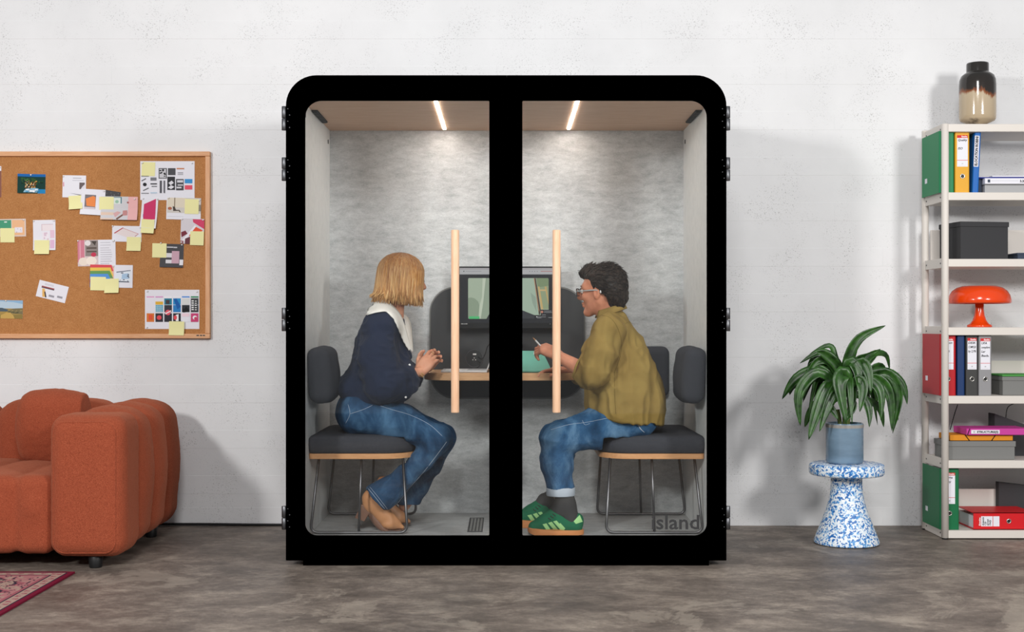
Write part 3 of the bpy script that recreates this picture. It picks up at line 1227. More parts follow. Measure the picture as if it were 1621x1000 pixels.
# ------------------------------------------------------------------ cork board and what is pinned to it
BY = 1.150
bx1, bz0, bz1 = P(333, 0, BY).x, P(0, 535.5, BY).z, P(0, 240, BY).z
bx0 = bx1 - 1.80
cork = empty('cork_board', ((bx0 + bx1) / 2, BY, bz0), 'large cork pinboard in a pale pine frame on the block wall', 'pinboard')
mb = MB(); mb.box((bx0 + .01, BY + .004, bz0 + .01), (bx1 - .01, WALL - .001, bz1 - .01))
mb.build('cork_sheet', MT['cork'], cork)
fw = .026
for nm, lo, hi, mt in (('frame_rail', (bx0, BY - .012, bz1 - fw), (bx1, WALL - .0005, bz1), 'pine'), ('frame_rail', (bx0, BY - .012, bz0), (bx1, WALL - .0005, bz0 + fw), 'pine'),
                       ('frame_stile', (bx1 - fw, BY - .012, bz0 + fw + .0004), (bx1, WALL - .0005, bz1 - fw - .0004), 'pine_v'), ('frame_stile', (bx0, BY - .012, bz0 + fw + .0004), (bx0 + fw, WALL - .0005, bz1 - fw - .0004), 'pine_v')):
    mb = MB(); mb.box(lo, hi, .003, 2); mb.build(nm, MT[mt], cork)
mb = MB()
for x0, x1 in ((311, 315), (316.5, 320), (321, 324.5)):
    a, b = P(x0, 531.6, BY - .0125), P(x1, 529.8, BY - .0125)
    mb.box((a.x, BY - .0135, a.z), (b.x, BY - .0115, b.z))
mb.build('maker_mark', MT['black_metal'], cork)

PIN = None


def paper(name, x0, y0, x1, y1, label, cat, rot=0, mat='paper', prints=(), pins=(), lift=0, curl=0.0, curlx=0.0, group=None, nu=6):
    """sheet given by its pixel box; prints in unit coords (u right, v down); lift = order in the pile"""
    Yp = BY + .0025 - .0016 * lift
    a, b = P(x0, y0, Yp), P(x1, y1, Yp)
    w, h = b.x - a.x, a.z - b.z
    cx, cz = (a.x + b.x) / 2, (a.z + b.z) / 2
    ca, sa = math.cos(math.radians(rot)), math.sin(math.radians(rot))

    def pt(u, v, dy=0.0):
        dx, dz = (u - .5) * w, (.5 - v) * h
        y = -curl * max(0, v - .35) ** 2 / .42 - abs(curlx) * (max(0, (u if curlx > 0 else 1 - u) - .3) ** 2) / .49
        return (cx + dx * ca - dz * sa, Yp + y - dy, cz + dx * sa + dz * ca)
    mb = MB()
    n = nu
    V = [pt(i / n, j / n) for j in range(n + 1) for i in range(n + 1)] + [pt(i / n, j / n, -.0005) for j in range(n + 1) for i in range(n + 1)]
    m = (n + 1) ** 2
    Fc = []
    for j in range(n):
        for i in range(n):
            k = j * (n + 1) + i
            Fc += [(k, k + n + 1, k + n + 2, k + 1), (m + k, m + k + 1, m + k + n + 2, m + k + n + 1)]
    for i in range(n):
        Fc += [(i, i + 1, m + i + 1, m + i), (n * (n + 1) + i, m + n * (n + 1) + i, m + n * (n + 1) + i + 1, n * (n + 1) + i + 1),
               (i * (n + 1), m + i * (n + 1), m + (i + 1) * (n + 1), (i + 1) * (n + 1)), (i * (n + 1) + n, (i + 1) * (n + 1) + n, m + (i + 1) * (n + 1) + n, m + i * (n + 1) + n)]
    mb.add(V, Fc)
    o = mb.build(name, MT[mat], None, smooth=False)
    tag(o, label, cat, group)
    if prints:
        mb = MB()
        for q, pr in enumerate(prints):
            c = srgb(pr[-1])
            dy = .0004 + .00006 * q
            if len(pr) == 5:
                u0, v0, u1, v1 = pr[:4]
                kx = 4
                for i in range(kx):
                    for j in range(kx):
                        ua, ub = u0 + (u1 - u0) * i / kx, u0 + (u1 - u0) * (i + 1) / kx
                        va, vb = v0 + (v1 - v0) * j / kx, v0 + (v1 - v0) * (j + 1) / kx
                        mb.add([pt(ua, va, dy), pt(ua, vb, dy), pt(ub, vb, dy), pt(ub, va, dy)], [(0, 1, 2, 3)], c)
            else:
                poly = pr[0]
                mb.add([pt(u, v, dy) for u, v in poly], [tuple(range(len(poly)))], c)
        mb.build('printed_picture', MT['print'], o)
    for (u, v) in pins:
        mb = MB()
        x, y, z = pt(u, v)
        mb.tube([(x, y + .002, z), (x, y - .003, z), (x, y - .0032, z), (x, y - .008, z)], [.002, .002, .0045, .0038], 8)
        mb.build('push_pin', MT['white_plastic'], o)
    return o


def disc(u, v, r, ar=1.0, n=14):
    return [(u + r * math.cos(2 * PI * k / n), v + r * ar * math.sin(2 * PI * k / n)) for k in range(n)]


rr = random.Random(12)


def specks(u0, v0, u1, v1, cols, n, mn=.02, mx=.08):
    out = []
    for _ in range(n):
        w, h = rr.uniform(mn, mx), rr.uniform(mn, mx)
        u, v = rr.uniform(u0, u1 - w), rr.uniform(v0, v1 - h)
        out.append((u, v, u + w, v + h, rr.choice(cols)))
    return out


def lines(u0, v0, u1, dv, n, col, hgt=.015):
    return [(u0, v0 + i * dv, u0 + (u1 - u0) * rr.uniform(.7, 1), v0 + i * dv + hgt, col) for i in range(n)]


GP, GN = 'sheets pinned on the cork board', 'yellow sticky notes on the cork board'
paper('photo_print', -12, 263, 2, 312, 'reddish print at the far edge of the board, cut by the picture border', 'photo', prints=[(0, .15, 1, 1, '#8a5a4e')], group=GP, pins=[(.85, .04)])
paper('photo_print', 29, 275.5, 72, 306, 'glossy blue and green photo of a harbour town', 'photo', rot=-1, mat='paper', curlx=-.012, group=GP, pins=[(.47, .05)],
      prints=[(0, 0, 1, 1, '#123a34'), (0, 0, 1, .14, '#1b63a8'), (.6, .78, 1, 1, '#2582b8'), ([(.2, .95), (.25, .82), (.6, .7), (.75, .75), (.7, .95)], '#8fb9cf')] +
      specks(.1, .2, .95, .6, ['#2d5a30', '#1d4a2c', '#31502a', '#0f2f28', '#3f6a3a'], 50, .04, .11) + specks(.25, .35, .72, .75, ['#c98a3e', '#e0a95a', '#a86a34', '#d9c9a5', '#7a4a2a', '#f0e2c4'], 60, .02, .055) + specks(.2, .75, .8, .95, ['#e9eef2', '#bcd5e2', '#5aa0c4'], 10, .04, .12))
paper('printed_sheet', 99, 277.5, 136, 312.5, 'white sheet with a small dark picture above a tilted sticky note', 'paper', rot=-1, group=GP, pins=[(.04, .05)],
      prints=[(.44, .11, .8, .14, '#aaa9b2'), (.42, .22, .9, .24, '#b5b4bc'), (.72, .32, .95, .62, '#6a6062'), ([(.85, .5), (.95, .4), (.95, .62), (.78, .62)], '#d9d5dc'), ([(.3, .8), (.85, .88), (.85, .92)], '#55565f'), ([(.02, .33), (.06, .3), (.07, .5), (.03, .52)], '#d98a98')])
paper('sticky_note', 109, 309.5, 130.5, 331, 'tilted sticky note curling below the white sheet with small dark picture', 'sticky note', rot=4, mat='sticky', lift=1, curl=.012, group=GN)
paper('printed_sheet', 164, 302, 190, 320, 'dark sheet peeking out behind the armchair print', 'paper', rot=-9, lift=.4, group=GP, prints=[(0, 0, 1, 1, '#4b4a4c')] + specks(.1, .1, .9, .5, ['#8a898c'], 5, .03, .06))
paper('printed_sheet', 128, 299.5, 166, 340, 'white sheet printed with an orange armchair shape', 'paper', rot=-3.5, lift=1.2, curl=.008, group=GP, pins=[(.95, .05)],
      prints=[(.16, .22, .62, .78, '#7b7577'), ([(.2, .38), (.5, .26), (.6, .3), (.62, .68), (.25, .66)], '#e88a4e'), (disc(.4, .46, .08, .9), '#5d4a52'), ([(.16, .7), (.6, .7), (.62, .78), (.16, .78)], '#cfc6cd')])
paper('printed_sheet', 160, 311, 218, 348, 'pink interior photo sheet with a framed picture in it', 'paper', rot=-1, lift=2.4, curl=.012, group=GP, pins=[(.92, .1)],
      prints=[(0, 0, .74, 1, '#cfcdd0'), (.74, 0, 1, 1, '#e8b3b2'), (.3, .02, .56, .46, '#4d7a86'), (.33, .05, .53, .42, '#dbe3dc'), (disc(.43, .22, .05, 1.4), '#9bc0a8'),
              (0, .62, .35, 1, '#e0c6b4'), ([(.34, .72), (.5, .6), (.55, .68), (.4, .9)], '#d4a8a8'), ([(.42, .95), (.62, .72), (.64, .78), (.46, 1)], '#7a5a50'), ([(.6, .6), (.72, .58), (.73, .8), (.6, .82)], '#c28a88'), (.62, .66, .73, .68, '#6a4b45'), (disc(.73, .25, .03, 1.4), '#a86a68')])
paper('sticky_note', 157, 311.5, 180, 333, 'sticky note between the armchair print and the pink interior sheet', 'sticky note', rot=-1, mat='sticky', lift=3.6, group=GN)
col1 = ['#2b2b2e', '#3a3a3d']
paper('printed_sheet', 222, 255, 308, 316.5, 'large white sheet with rows of black graphic thumbnails, upper corner of the board', 'paper', rot=0, group=GP, pins=[(.04, .05), (.96, .05)], lift=0,
      prints=[(.34, .18, .49, .45, '#3b3b3e'), (.355, .2, .475, .43, '#c9c8cd'), (.51, .18, .65, .36, '#505054')] +
      specks(.355, .2, .475, .43, col1, 9, .02, .04) + [(.67, .175, .81, .21, '#c98a6a'), (.69, .29, .79, .31, '#8f8e94'), (.69, .33, .79, .35, '#a1a0a6'), (.5, .4, .64, .74, '#36363a'),
      ([(.52, .56), (.58, .5), (.62, .56), (.56, .62)], '#dddce2'), ([(.51, .68), (.57, .62), (.63, .66), (.57, .72)], '#dddce2'), (.66, .46, .8, .75, '#4c4c50'), (.68, .49, .79, .55, '#d4d3d9'), (.69, .6, .79, .63, '#d4d3d9'), (.67, .66, .76, .7, '#d4d3d9'),
      (.82, .46, .96, .57, '#3f93cf'), (.82, .62, .96, .73, '#e0566a'), (disc(.085, .6, .035, 1.3), '#2a2a2d'), ([(.02, .5), (.1, .44), (.11, .46), (.03, .52)], '#6a6a6f'), ([(.05, .75), (.15, .68), (.16, .7), (.06, .77)], '#6a6a6f'), (.02, .82, .16, .835, '#333338'), (.02, .38, .16, .395, '#55555a'),
      (.19, .42, .3, .5, '#7b7b82'), (.19, .57, .31, .6, '#44444a'), (.21, .64, .31, .66, '#55555c'), (.19, .8, .31, .83, '#b6cbdc'), (.36, .5, .4, .82, '#5a5a60'), (.43, .5, .46, .82, '#6a6a70')])
paper('sticky_note', 224, 256.5, 245.5, 278.5, 'sticky note on the corner of the thumbnail sheet in the upper corner', 'sticky note', rot=-2, mat='sticky', lift=1, group=GN, pins=[(.08, .08)])
paper('printed_sheet', 223.5, 313, 249, 361, 'narrow tilted leaflet with a magenta block and blue stripe', 'leaflet', rot=-4, lift=1.2, curl=.014, group=GP, pins=[(.08, .04), (.95, .03)],
      prints=[([(.14, .22), (.86, .02), (.9, .7), (.16, .74)], '#c93a68'), (.14, .3, .28, .66, '#5e3a55'), ([(.12, .56), (.86, .36), (.88, .44), (.14, .64)], '#5560a8')])
paper('sticky_note', 223.5, 347, 244, 369, 'sticky note hanging below the magenta leaflet', 'sticky note', rot=-3, mat='sticky', lift=9, curl=.008, group=GN)
paper('printed_sheet', 263.5, 313, 318, 347.5, 'sheet with a small lounge chair photo below the thumbnail sheet', 'paper', rot=-1.5, lift=1.2, group=GP, pins=[(.06, .03), (.96, .1)],
      prints=[(.02, 0, 1, .7, '#cfc9c2'), (.02, 0, .55, .45, '#ddd2bf'), (.22, 0, .25, .45, '#8a7a68'), (disc(.1, .5, .06, 1.2), '#b06a50'), ([(.18, .4), (.24, .42), (.28, .56), (.38, .56), (.42, .66), (.38, .66), (.36, .6), (.2, .62)], '#4e443f'), (.9, .3, 1, .6, '#8a8378'), (.04, .86, .5, .875, '#c9c7cc')])
paper('sticky_note', 292.5, 315, 314.5, 338.5, 'sticky note on the lounge chair photo sheet', 'sticky note', rot=-1.5, mat='sticky', lift=2.4, group=GN)
paper('printed_sheet', 286, 346, 323, 386, 'collage sheet with red and orange shapes beside the frame', 'paper', rot=-2, lift=2.2, group=GP, pins=[(.05, .04), (.95, .04), (.05, .95)],
      prints=[(0, 0, 1, 1, '#d5cfd4'), ([(.5, .02), (1, .02), (1, .4), (.52, .14)], '#d0486a'), ([(.6, .3), (.95, .45), (.5, .8), (.35, .65)], '#e05a3c'), ([(0, .95), (.6, .25), (.66, .3), (.1, 1)], '#ece9ee'), ([(.02, .55), (.2, .48), (.3, .6), (.05, .75)], '#7a3540'), ([(.2, .8), (.45, .7), (.5, 1), (.2, 1)], '#6a3b42'), (.0, .88, .14, 1, '#9a6a70')])
paper('sticky_note', 301, 366, 322.5, 388, 'sticky note on the red and orange collage sheet', 'sticky note', rot=-2, mat='sticky', lift=3.4, group=GN)
paper('printed_sheet', 177.5, 357.5, 224, 382.5, 'white card with a line drawing of a tilted red-edged sheet', 'paper', rot=-1, lift=.6, group=GP, pins=[(.02, .03), (.97, .03), (.05, .97)],
      prints=[([(.06, .45), (.36, .12), (.9, .5), (.6, .78)], '#e6d9d8'), ([(.06, .45), (.36, .1), (.39, .13), (.09, .5)], '#b8545a'), ([(.36, .12), (.9, .48), (.9, .51), (.36, .15)], '#c98a88'), ([(.9, .5), (.78, .68), (.77, .65), (.88, .5)], '#b8545a')])
paper('sticky_note', 200.5, 375, 223, 397, 'sticky note under the white card with red line drawing', 'sticky note', rot=-1, mat='sticky', lift=1.8, curl=.006, group=GN)
paper('printed_sheet', 123, 379.5, 183, 421, 'spread with a pink room photo and a column of text', 'paper', rot=1, lift=0, group=GP, pins=[(.02, .03), (.97, .03)],
      prints=[(0, 0, .54, 1, '#d5c3c4'), (0, 0, .18, .85, '#cf7f90'), (.05, 0, .08, .85, '#e0a3b0'), (.2, .02, .54, .62, '#8d837f'), (disc(.27, .12, .08, 1.3), '#e2dada'), ([(.36, .05), (.5, .05), (.46, .22)], '#4c4440'), (disc(.42, .56, .07, 1.2), '#c23f58'), (.24, .28, .5, .34, '#5d514b'), (.24, .42, .5, .47, '#5d514b'), (disc(.15, .82, .13, 1.2), '#e8dacd'), (disc(.36, .8, .14, 1.2), '#efe2d6')] +
      lines(.6, .1, .92, .1, 2, '#b0aeb6') + lines(.6, .3, .92, .085, 8, '#bdbbc2', .02))
paper('printed_sheet', 142.5, 419, 210, 455, 'sheet with rainbow coloured folders beside a sketch', 'paper', rot=-1, lift=1.4, group=GP, pins=[(.55, .06)],
      prints=[(0, .02, .56, 1, '#e9b9a8'), ([(0, 0), (.5, 0), (.55, .28), (0, .22)], '#d8525a'), ([(0, .14), (.48, .12), (.55, .5), (0, .4)], '#e8c45a'), ([(0, .28), (.46, .26), (.55, .6), (0, .55)], '#6a9a5a'), ([(0, .42), (.42, .4), (.52, .75), (0, .8)], '#5a94d8'), ([(0, .64), (.36, .64), (.44, .92), (0, .95)], '#8a4a98'), ([(0, .8), (.4, .8), (.42, 1), (0, 1)], '#4d6fb8'),
              ([(.62, .3), (.95, .22), (.96, .75), (.58, .8)], '#dfe6ee'), ([(.62, .3), (.95, .22), (.95, .25), (.62, .34)], '#5d6472'), ([(.6, .7), (.92, .72), (.92, .76), (.6, .75)], '#4d5462'), ([(.75, .4), (.9, .36), (.92, .6), (.74, .62)], '#a9c4de')] + specks(.62, .3, .95, .72, ['#6d7482', '#4c5360'], 9, .02, .06))
paper('sticky_note', 143, 438, 167.5, 459.5, 'sticky note over the rainbow folders, near the sketch sheet', 'sticky note', rot=-1, mat='sticky', lift=2.6, group=GN)
paper('sticky_note', 165.5, 441, 188, 463.5, 'sticky note overlapping its neighbour below the rainbow folder sheet', 'sticky note', rot=1, mat='sticky', lift=3.6, curl=.01, group=GN)
paper('printed_sheet', 253.5, 386, 290.5, 423, 'charcoal leaflet with pale blocks, pinned under the lounge chair sheet', 'leaflet', rot=-1.5, lift=0, curl=.008, group=GP, pins=[(.93, .03)],
      prints=[(0, 0, 1, 1, '#4b4a4d'), (.28, .12, .55, .16, '#d9d8dc'), (.56, .12, .72, .17, '#c9c8cc'), (.25, .38, .5, .9, '#d9d6da'), (.5, .3, .82, .84, '#c7a2b0'), (.84, .66, 1, .9, '#e3e0e5')])
paper('sticky_note', 241, 385, 263.5, 407.5, 'sticky note beside the charcoal leaflet', 'sticky note', rot=-1, mat='sticky', lift=1.2, group=GN, pins=[(.62, -.02)])
paper('printed_sheet', 52.5, 348, 88, 396, 'white sheet with faint pink boxes', 'paper', rot=1, lift=0, curl=.006, group=GP, pins=[(.05, .03), (.95, .03)],
      prints=[(.38, .14, .9, .36, '#eadfe2'), (.38, .14, .9, .155, '#c9a9b0'), (.38, .14, .4, .36, '#c9a9b0'), (.76, .34, .95, .6, '#e2c2d4'), (.76, .66, .95, .94, '#dcb6d2'), (.4, .4, .7, .62, '#ebe3ea')] + specks(.4, .4, .7, .7, ['#d9c0ce'], 5, .04, .1))
paper('sticky_note', 54.5, 380, 78, 402, 'sticky note at the foot of the sheet with faint pink boxes', 'sticky note', rot=0, mat='sticky', lift=5, curl=.006, group=GN)
paper('printed_sheet', -14, 346.5, 41, 374.5, 'card with a green block and a peach block near the picture edge', 'paper', rot=1, lift=0, group=GP, pins=[(.95, .07)],
      prints=[(0, 0, 1, 1, '#dccac0'), (0, .06, .58, .55, '#4a9a78'), (.6, .06, .96, .92, '#eab88e'), (.68, .48, .9, .78, '#e6e2ea'), (.38, .14, .46, .2, '#e9eee8')] + specks(.7, .5, .88, .76, ['#6a6a72'], 4, .02, .04))
paper('sticky_note', 0.5, 361, 23, 383.5, 'sticky note over the card with green and peach blocks', 'sticky note', rot=0, mat='sticky', lift=1.2, group=GN)
paper('printed_sheet', 59, 448, 106.5, 474.5, 'loose white card hung askew with a pencil drawing', 'paper', rot=-14, lift=0, group=GP,
      prints=[(.12, .3, .55, .38, '#a85a5c'), (.12, .36, .55, .42, '#55424a'), (.2, .1, .5, .22, '#d5d2d9'), ([(.15, .45), (.24, .45), (.34, .9), (.22, .95)], '#e2b46a'), ([(.24, .62), (.28, .6), (.36, .92), (.32, .95)], '#3b3436'), (.42, .72, .6, .84, '#9b9aa2'), (.7, .66, .88, .78, '#9b9aa2')])
paper('photo_print', -14, 475, 36, 504, 'landscape photo of dry hills under a pale sky', 'photo', rot=-1, group=GP, pins=[(.47, .03)],
      prints=[(0, 0, 1, .5, '#8fb4d2'), ([(.2, .05), (.7, .1), (1, .2), (1, .5), (.2, .5)], '#b7cbd9'), (0, .45, 1, 1, '#a58a4e'), ([(0, .42), (.35, .42), (.55, .52), (.5, .62), (0, .62)], '#4f5f6a'), ([(.5, .62), (.7, .45), (1, .42), (1, .75), (.6, .72)], '#7d7252'), ([(.1, 1), (.5, .66), (.62, .68), (.8, 1)], '#c4a25a'), (0, .8, .3, 1, '#7d6f40'), ([(.7, .8), (1, .76), (1, 1), (.75, 1)], '#8d7a45')] + specks(.5, .5, 1, .75, ['#5f5c42', '#98875a'], 14, .03, .08))
thumb = [('#e0a6cc', '#e6e4ec', '#e6e4ec', '#d97a3e'), ('#d9a2cc', '#e0b040', '#57a8c4', '#37353c'), ('#efecf2', '#2a7f98', '#3c3a42', '#33323a'), ('#efecf2', '#2f8fc8', '#2f7fc0', '#33323a'), ('#5a92d8', '#d8dad8', '#33363a', '#e6e4ec'), ('#3a8a62', '#3f4144', '#3f4144', '#c94a78')]
pr = []
for i, cs in enumerate(thumb):
    u = .03 + i * .163
    pr += [(u, .165, u + .14, .2 if cs[0] != '#5a92d8' else .26, cs[0]), (u, .22 + (.08 if i in (1,) else 0), u + .14, .38, cs[1]), (u, .39, u + .14, .57, cs[2]), (u, .6, u + .14, .82, cs[3])]
    if i % 2 == 0: pr.append((u, .2, u + .14, .22, '#efecf2'))
pr += [(.07, .64, .14, .76, '#e0563c'), (disc(.263, .71, .045, 1.3), '#e0505a'), (.385, .26, .455, .36, '#4a3f44'), (disc(.425, .58, .05, 1.4), '#e05a6a'), ([(.37, .6), (.48, .52), (.49, .55), (.38, .63)], '#f0d9dc'),
       ([(.53, .24), (.58, .22), (.66, .42), (.6, .5)], '#1f5fa8'), ([(.57, .64), (.62, .62), (.62, .8), (.57, .8)], '#efecf0'), (disc(.56, .71, .03, 2), '#e0505a'), ([(.68, .44), (.72, .5), (.76, .42), (.8, .5), (.82, .56), (.7, .58)], '#1f2022'),
       (.68, .6, .82, .68, '#f0d2dc'), (disc(.92, .71, .04, 1.3), '#eef0f2'), (disc(.935, .73, .03, 1.3), '#c94a68')]
for k in range(5): pr += [(.86, .27 + k * .055, .9, .3 + k * .055, '#e9e9ea'), (.92, .28 + k * .055, .955, .3 + k * .055, '#e9e9ea')]
for k in range(4): pr += [(.195 + k * .033, .4, .2 + k * .033, .57, '#d6e8ee'), (.19, .43 + k * .04, .33, .438 + k * .04, '#d6e8ee')]
po = paper('printed_sheet', 229.5, 458.5, 315.5, 520.5, 'large white sheet with rows of colourful poster thumbnails, lower corner of the board', 'paper', rot=0, group=GP, pins=[(.05, .04), (.96, .05), (.04, .96)], prints=pr)
V, Fc, w_ = text_mesh('26', .012, .0008)
a = P(287, 511, BY + .0016)
mb = MB(); mb.add([(a.x + v[0] * .9, BY + .0016, a.z + v[2]) for v in V], Fc)
mb.build('printed_number', plain('print_blue', '#2b5fc0', .7, .2), po)
paper('sticky_note', 267.5, 508.5, 291.5, 530.5, 'sticky note hanging from the colourful thumbnail sheet onto the frame', 'sticky note', rot=-1, mat='sticky', lift=9, curl=.006, group=GN)

# ------------------------------------------------------------------ sofa
sofa = empty('sofa', (-2.7, .45, 0), 'rust orange channelled boucle sofa with black feet', 'sofa')
AX1, AX0 = -1.725, -2.05
SXL = -3.75


def chan(V):
    return .0015 * vnoise(V * 60)


f = Field((AX0 - .05, -.2, .03), (AX1 + .07, 1.08, .78), .011)
ys = [(-.115, .155), (.165, .43), (.44, .70), (.71, .98)]
for i, (a, b) in enumerate(ys):
    if i == 0:
        f.rbox(((AX0 + AX1) / 2, .02, .377), ((AX1 - AX0) / 2 + .012, .145, .322), .075, None, .0)
        continue
    f.rbox(((AX0 + AX1) / 2 - .008 * i, (a + b) / 2, .377), ((AX1 - AX0) / 2 + .008, (b - a) / 2 + .008, .322), .105, None, .02)
    f.ell(((AX0 + AX1) / 2 - .008 * i, (a + b) / 2, .40), ((AX1 - AX0) / 2 + .025, (b - a) / 2 + .012, .31), None, .06)
f.cut((0, -.128, 0), (0, -1, 0))
arm = soft('armrest', f, MT['boucle'], sofa, 2, chan)
ab = bvh_of(arm)
q = []
for x, z in rrect(AX0 + .014, AX1 - .030, .078, .666, .055, 8):
    h = ab.ray_cast(Vector((x, -2, z)), Vector((0, 1, 0)))
    if h[0]: q.append(h[0] + Vector((0, .001, 0)))
mb = MB()
mb.tube(q, .004, 6, closed=True)
mb.build('piping', MT['boucle'], arm)

f = Field((SXL - .05, -.2, .03), (SXL + .42, 1.08, .78), .02)
for i, (a, b) in enumerate(ys):
    f.rbox((SXL + .16, (a + b) / 2, .377), (.17, (b - a) / 2 + .008, .322), .105, None, .02)
soft('armrest', f, MT['boucle'], sofa, 2)
f = Field((SXL + .25, -.16, .03), (AX0 + .06, .85, .52), .012)
x = AX0 - .005
k = 0
while x > SXL + .34:
    w = .165 if k == 0 else .235
    k += 1
    f.rbox((x - w / 2, .34, .245), (w / 2 + .006, .43, .18), .05, None, .03)
    f.ell((x - w / 2, .32, .28), (w / 2 + .004, .42, .145), None, .05)
    x -= w
soft('seat', f, MT['boucle'], sofa, 2, chan)
f = Field((SXL + .25, .55, .1), (AX0 + .12, 1.06, .78), .012)
x = AX0 + .03
while x > SXL + .3:
    w = .31
    f.rbox((x - w / 2, .83, .39), (w / 2 + .004, .15, .315), .11, None, .02)
    f.ell((x - w / 2, .82, .44), (w / 2, .165, .27), None, .06)
    x -= w
soft('backrest', f, MT['boucle'], sofa, 2, chan)
for fx, fy in ((-1.87, -.03), (-1.85, .80), (SXL + .15, -.03), (SXL + .15, .80)):
    mb = MB()
    mb.lathe([(0, 0), (.026, 0), (.028, .004), (.036, .085), (0, .085)], fx, fy, 20)
    mb.build('foot', MT['foot_black'], sofa)
f = Field((-2.6, .25, .36), (-2.1, .85, .86), .009)
Rz = Matrix.Rotation(math.radians(14), 3, 'X') @ Matrix.Rotation(math.radians(6), 3, 'Y') @ Matrix.Rotation(math.radians(8), 3, 'Z')
pc = P(91, 677, .55)
A = np.array([[Rz[i][j] for j in range(3)] for i in range(3)])
f.rbox(tuple(pc), (.175, .065, .175), .06, A)
f.ell(tuple(pc), (.178, .11, .178), A, .10)
tag(soft('throw_pillow', f, MT['boucle'], None, 2, chan), 'square rust orange cushion leaning on the sofa backrest', 'cushion')

# ------------------------------------------------------------------ rug
RX0, RX1, RY0, RY1 = -4.3, -1.915, -1.75, -.175
nx, ny = 320, 210
xs = np.linspace(RX0, RX1, nx + 1)
ysg = np.linspace(RY0, RY1, ny + 1)
XX, YY = np.meshgrid(xs, ysg, indexing='ij')
V = np.stack([XX, YY, np.full_like(XX, .009)], -1).reshape(-1, 3)
idx = np.arange((nx + 1) * (ny + 1)).reshape(nx + 1, ny + 1)
Q = np.stack([idx[:-1, :-1], idx[1:, :-1], idx[1:, 1:], idx[:-1, 1:]], -1).reshape(-1, 4)
cxm, cym = (XX[:-1, :-1] + XX[1:, 1:]) / 2, (YY[:-1, :-1] + YY[1:, 1:]) / 2
e = np.minimum(np.minimum(cxm - RX0, RX1 - cxm), np.minimum(cym - RY0, RY1 - cym))
pal = {k: np.array(srgb(v)) for k, v in dict(red='#7d2038', rose='#a8626b', pale='#b89a8d', dark='#3c3442', beige='#a88f80', pink='#b97f80', teal='#5d6a70').items()}
col = np.zeros(cxm.shape + (4,))
p3 = np.stack([cxm * 17, cym * 17, np.zeros_like(cxm)], -1).reshape(-1, 3)
nz = vnoise(p3).reshape(cxm.shape)
nz2 = vnoise(p3 * 1.9 + 9).reshape(cxm.shape)
nz3 = vnoise(p3 * 2.6 + 31).reshape(cxm.shape)
along = np.where((np.minimum(cxm - RX0, RX1 - cxm) < np.minimum(cym - RY0, RY1 - cym)), cym, cxm)


def setc(m, c): col[m] = pal[c]


setc(e >= 0, 'rose')
setc((nz2 > .15), 'pale'); setc((nz3 > .35), 'dark'); setc((nz < -.35), 'red'); setc((np.abs(nz) < .07), 'dark'); setc((nz2 < -.45), 'beige')
b1 = (e < .30)
flo = np.sin(along * 2 * PI / .16) * .5 + .5
mid = np.abs(e - .2) / .1
setc(b1, 'pink'); setc(b1 & (nz3 > .2), 'pale'); setc(b1 & (mid < .75 * flo), 'rose'); setc(b1 & (mid < .45 * flo), 'dark'); setc(b1 & (mid < .28 * flo), 'pale'); setc(b1 & (np.abs(nz2) < .07), 'dark')
for a_, b_, c_ in ((.0, .022, 'red'), (.022, .03, 'dark'), (.03, .075, 'pale'), (.075, .083, 'dark'), (.083, .1, 'rose'), (.285, .293, 'dark'), (.293, .33, 'pale'), (.33, .338, 'red')):
    setc((e >= a_) & (e < b_), c_)
for a_, b_ in ((.034, .07), (.297, .326)):
    m = (e >= a_) & (e < b_) & (np.sin(along * 2 * PI / .05) + (e - (a_ + b_) / 2) * 60 * np.sign(np.sin(along * PI / .05)) > .4)
    setc(m, 'rose')
rug = np_mesh('rug', V, Q, MT['rug'], None, False)
at = rug.data.color_attributes.new('Col', 'FLOAT_COLOR', 'CORNER')
at.data.foreach_set('color', np.repeat(col.reshape(-1, 4), 4, axis=0).astype(np.float32).ravel())
m = rug.modifiers.new('thickness', 'SOLIDIFY')
m.thickness = .008
m.offset = -1
tag(rug, 'red and pink patterned oriental rug in front of the orange sofa', 'rug')
# ------------------------------------------------------------------ stool and plant
SX, SY = P(1340, 0, .60).x, .60
mb = MB()
mb.lathe([(0, .001), (.150, .001), (.160, .006), (.161, .014), (.150, .045), (.122, .115), (.098, .18), (.086, .225), (.080, .26), (.077, .30), (.077, .346),
          (.160, .346), (.178, .349), (.184, .356), (.185, .365), (.185, .392), (.182, .400), (.174, .405), (0, .405)], SX, SY, 72)
st = mb.build('stool', MT['terrazzo'], None, auto=50)
tag(st, 'blue and white speckled stool with round top and flared foot', 'stool')
PZ = .405
plant = empty('potted_plant', (SX - .01, SY, PZ), 'leafy green dracaena in a blue-grey glass pot on the speckled stool', 'plant')
pcx = P(1337, 0, SY).x
mb = MB()
mb.lathe([(0, PZ + .001), (.080, PZ + .001), (.088, PZ + .005), (.0925, PZ + .016), (.0925, PZ + .196), (.0915, PZ + .202), (.088, PZ + .204), (.085, PZ + .198), (.084, PZ + .185)], pcx, SY, 48)
mb.build('pot', MT['pot'], plant, auto=50)
mb = MB()
mb.lathe([(.0855, PZ + .186), (.06, PZ + .19), (.03, PZ + .193), (0, PZ + .193)], pcx, SY, 40)
mb.build('soil', MT['soil'], plant)
mb = MB()
mb.lathe([(.0928, PZ + .182), (.0932, PZ + .186), (.0932, PZ + .194), (.0928, PZ + .198)], pcx, SY, 48)
mb.build('pot_rim_band', MT['soil'], plant)
mb = MB()
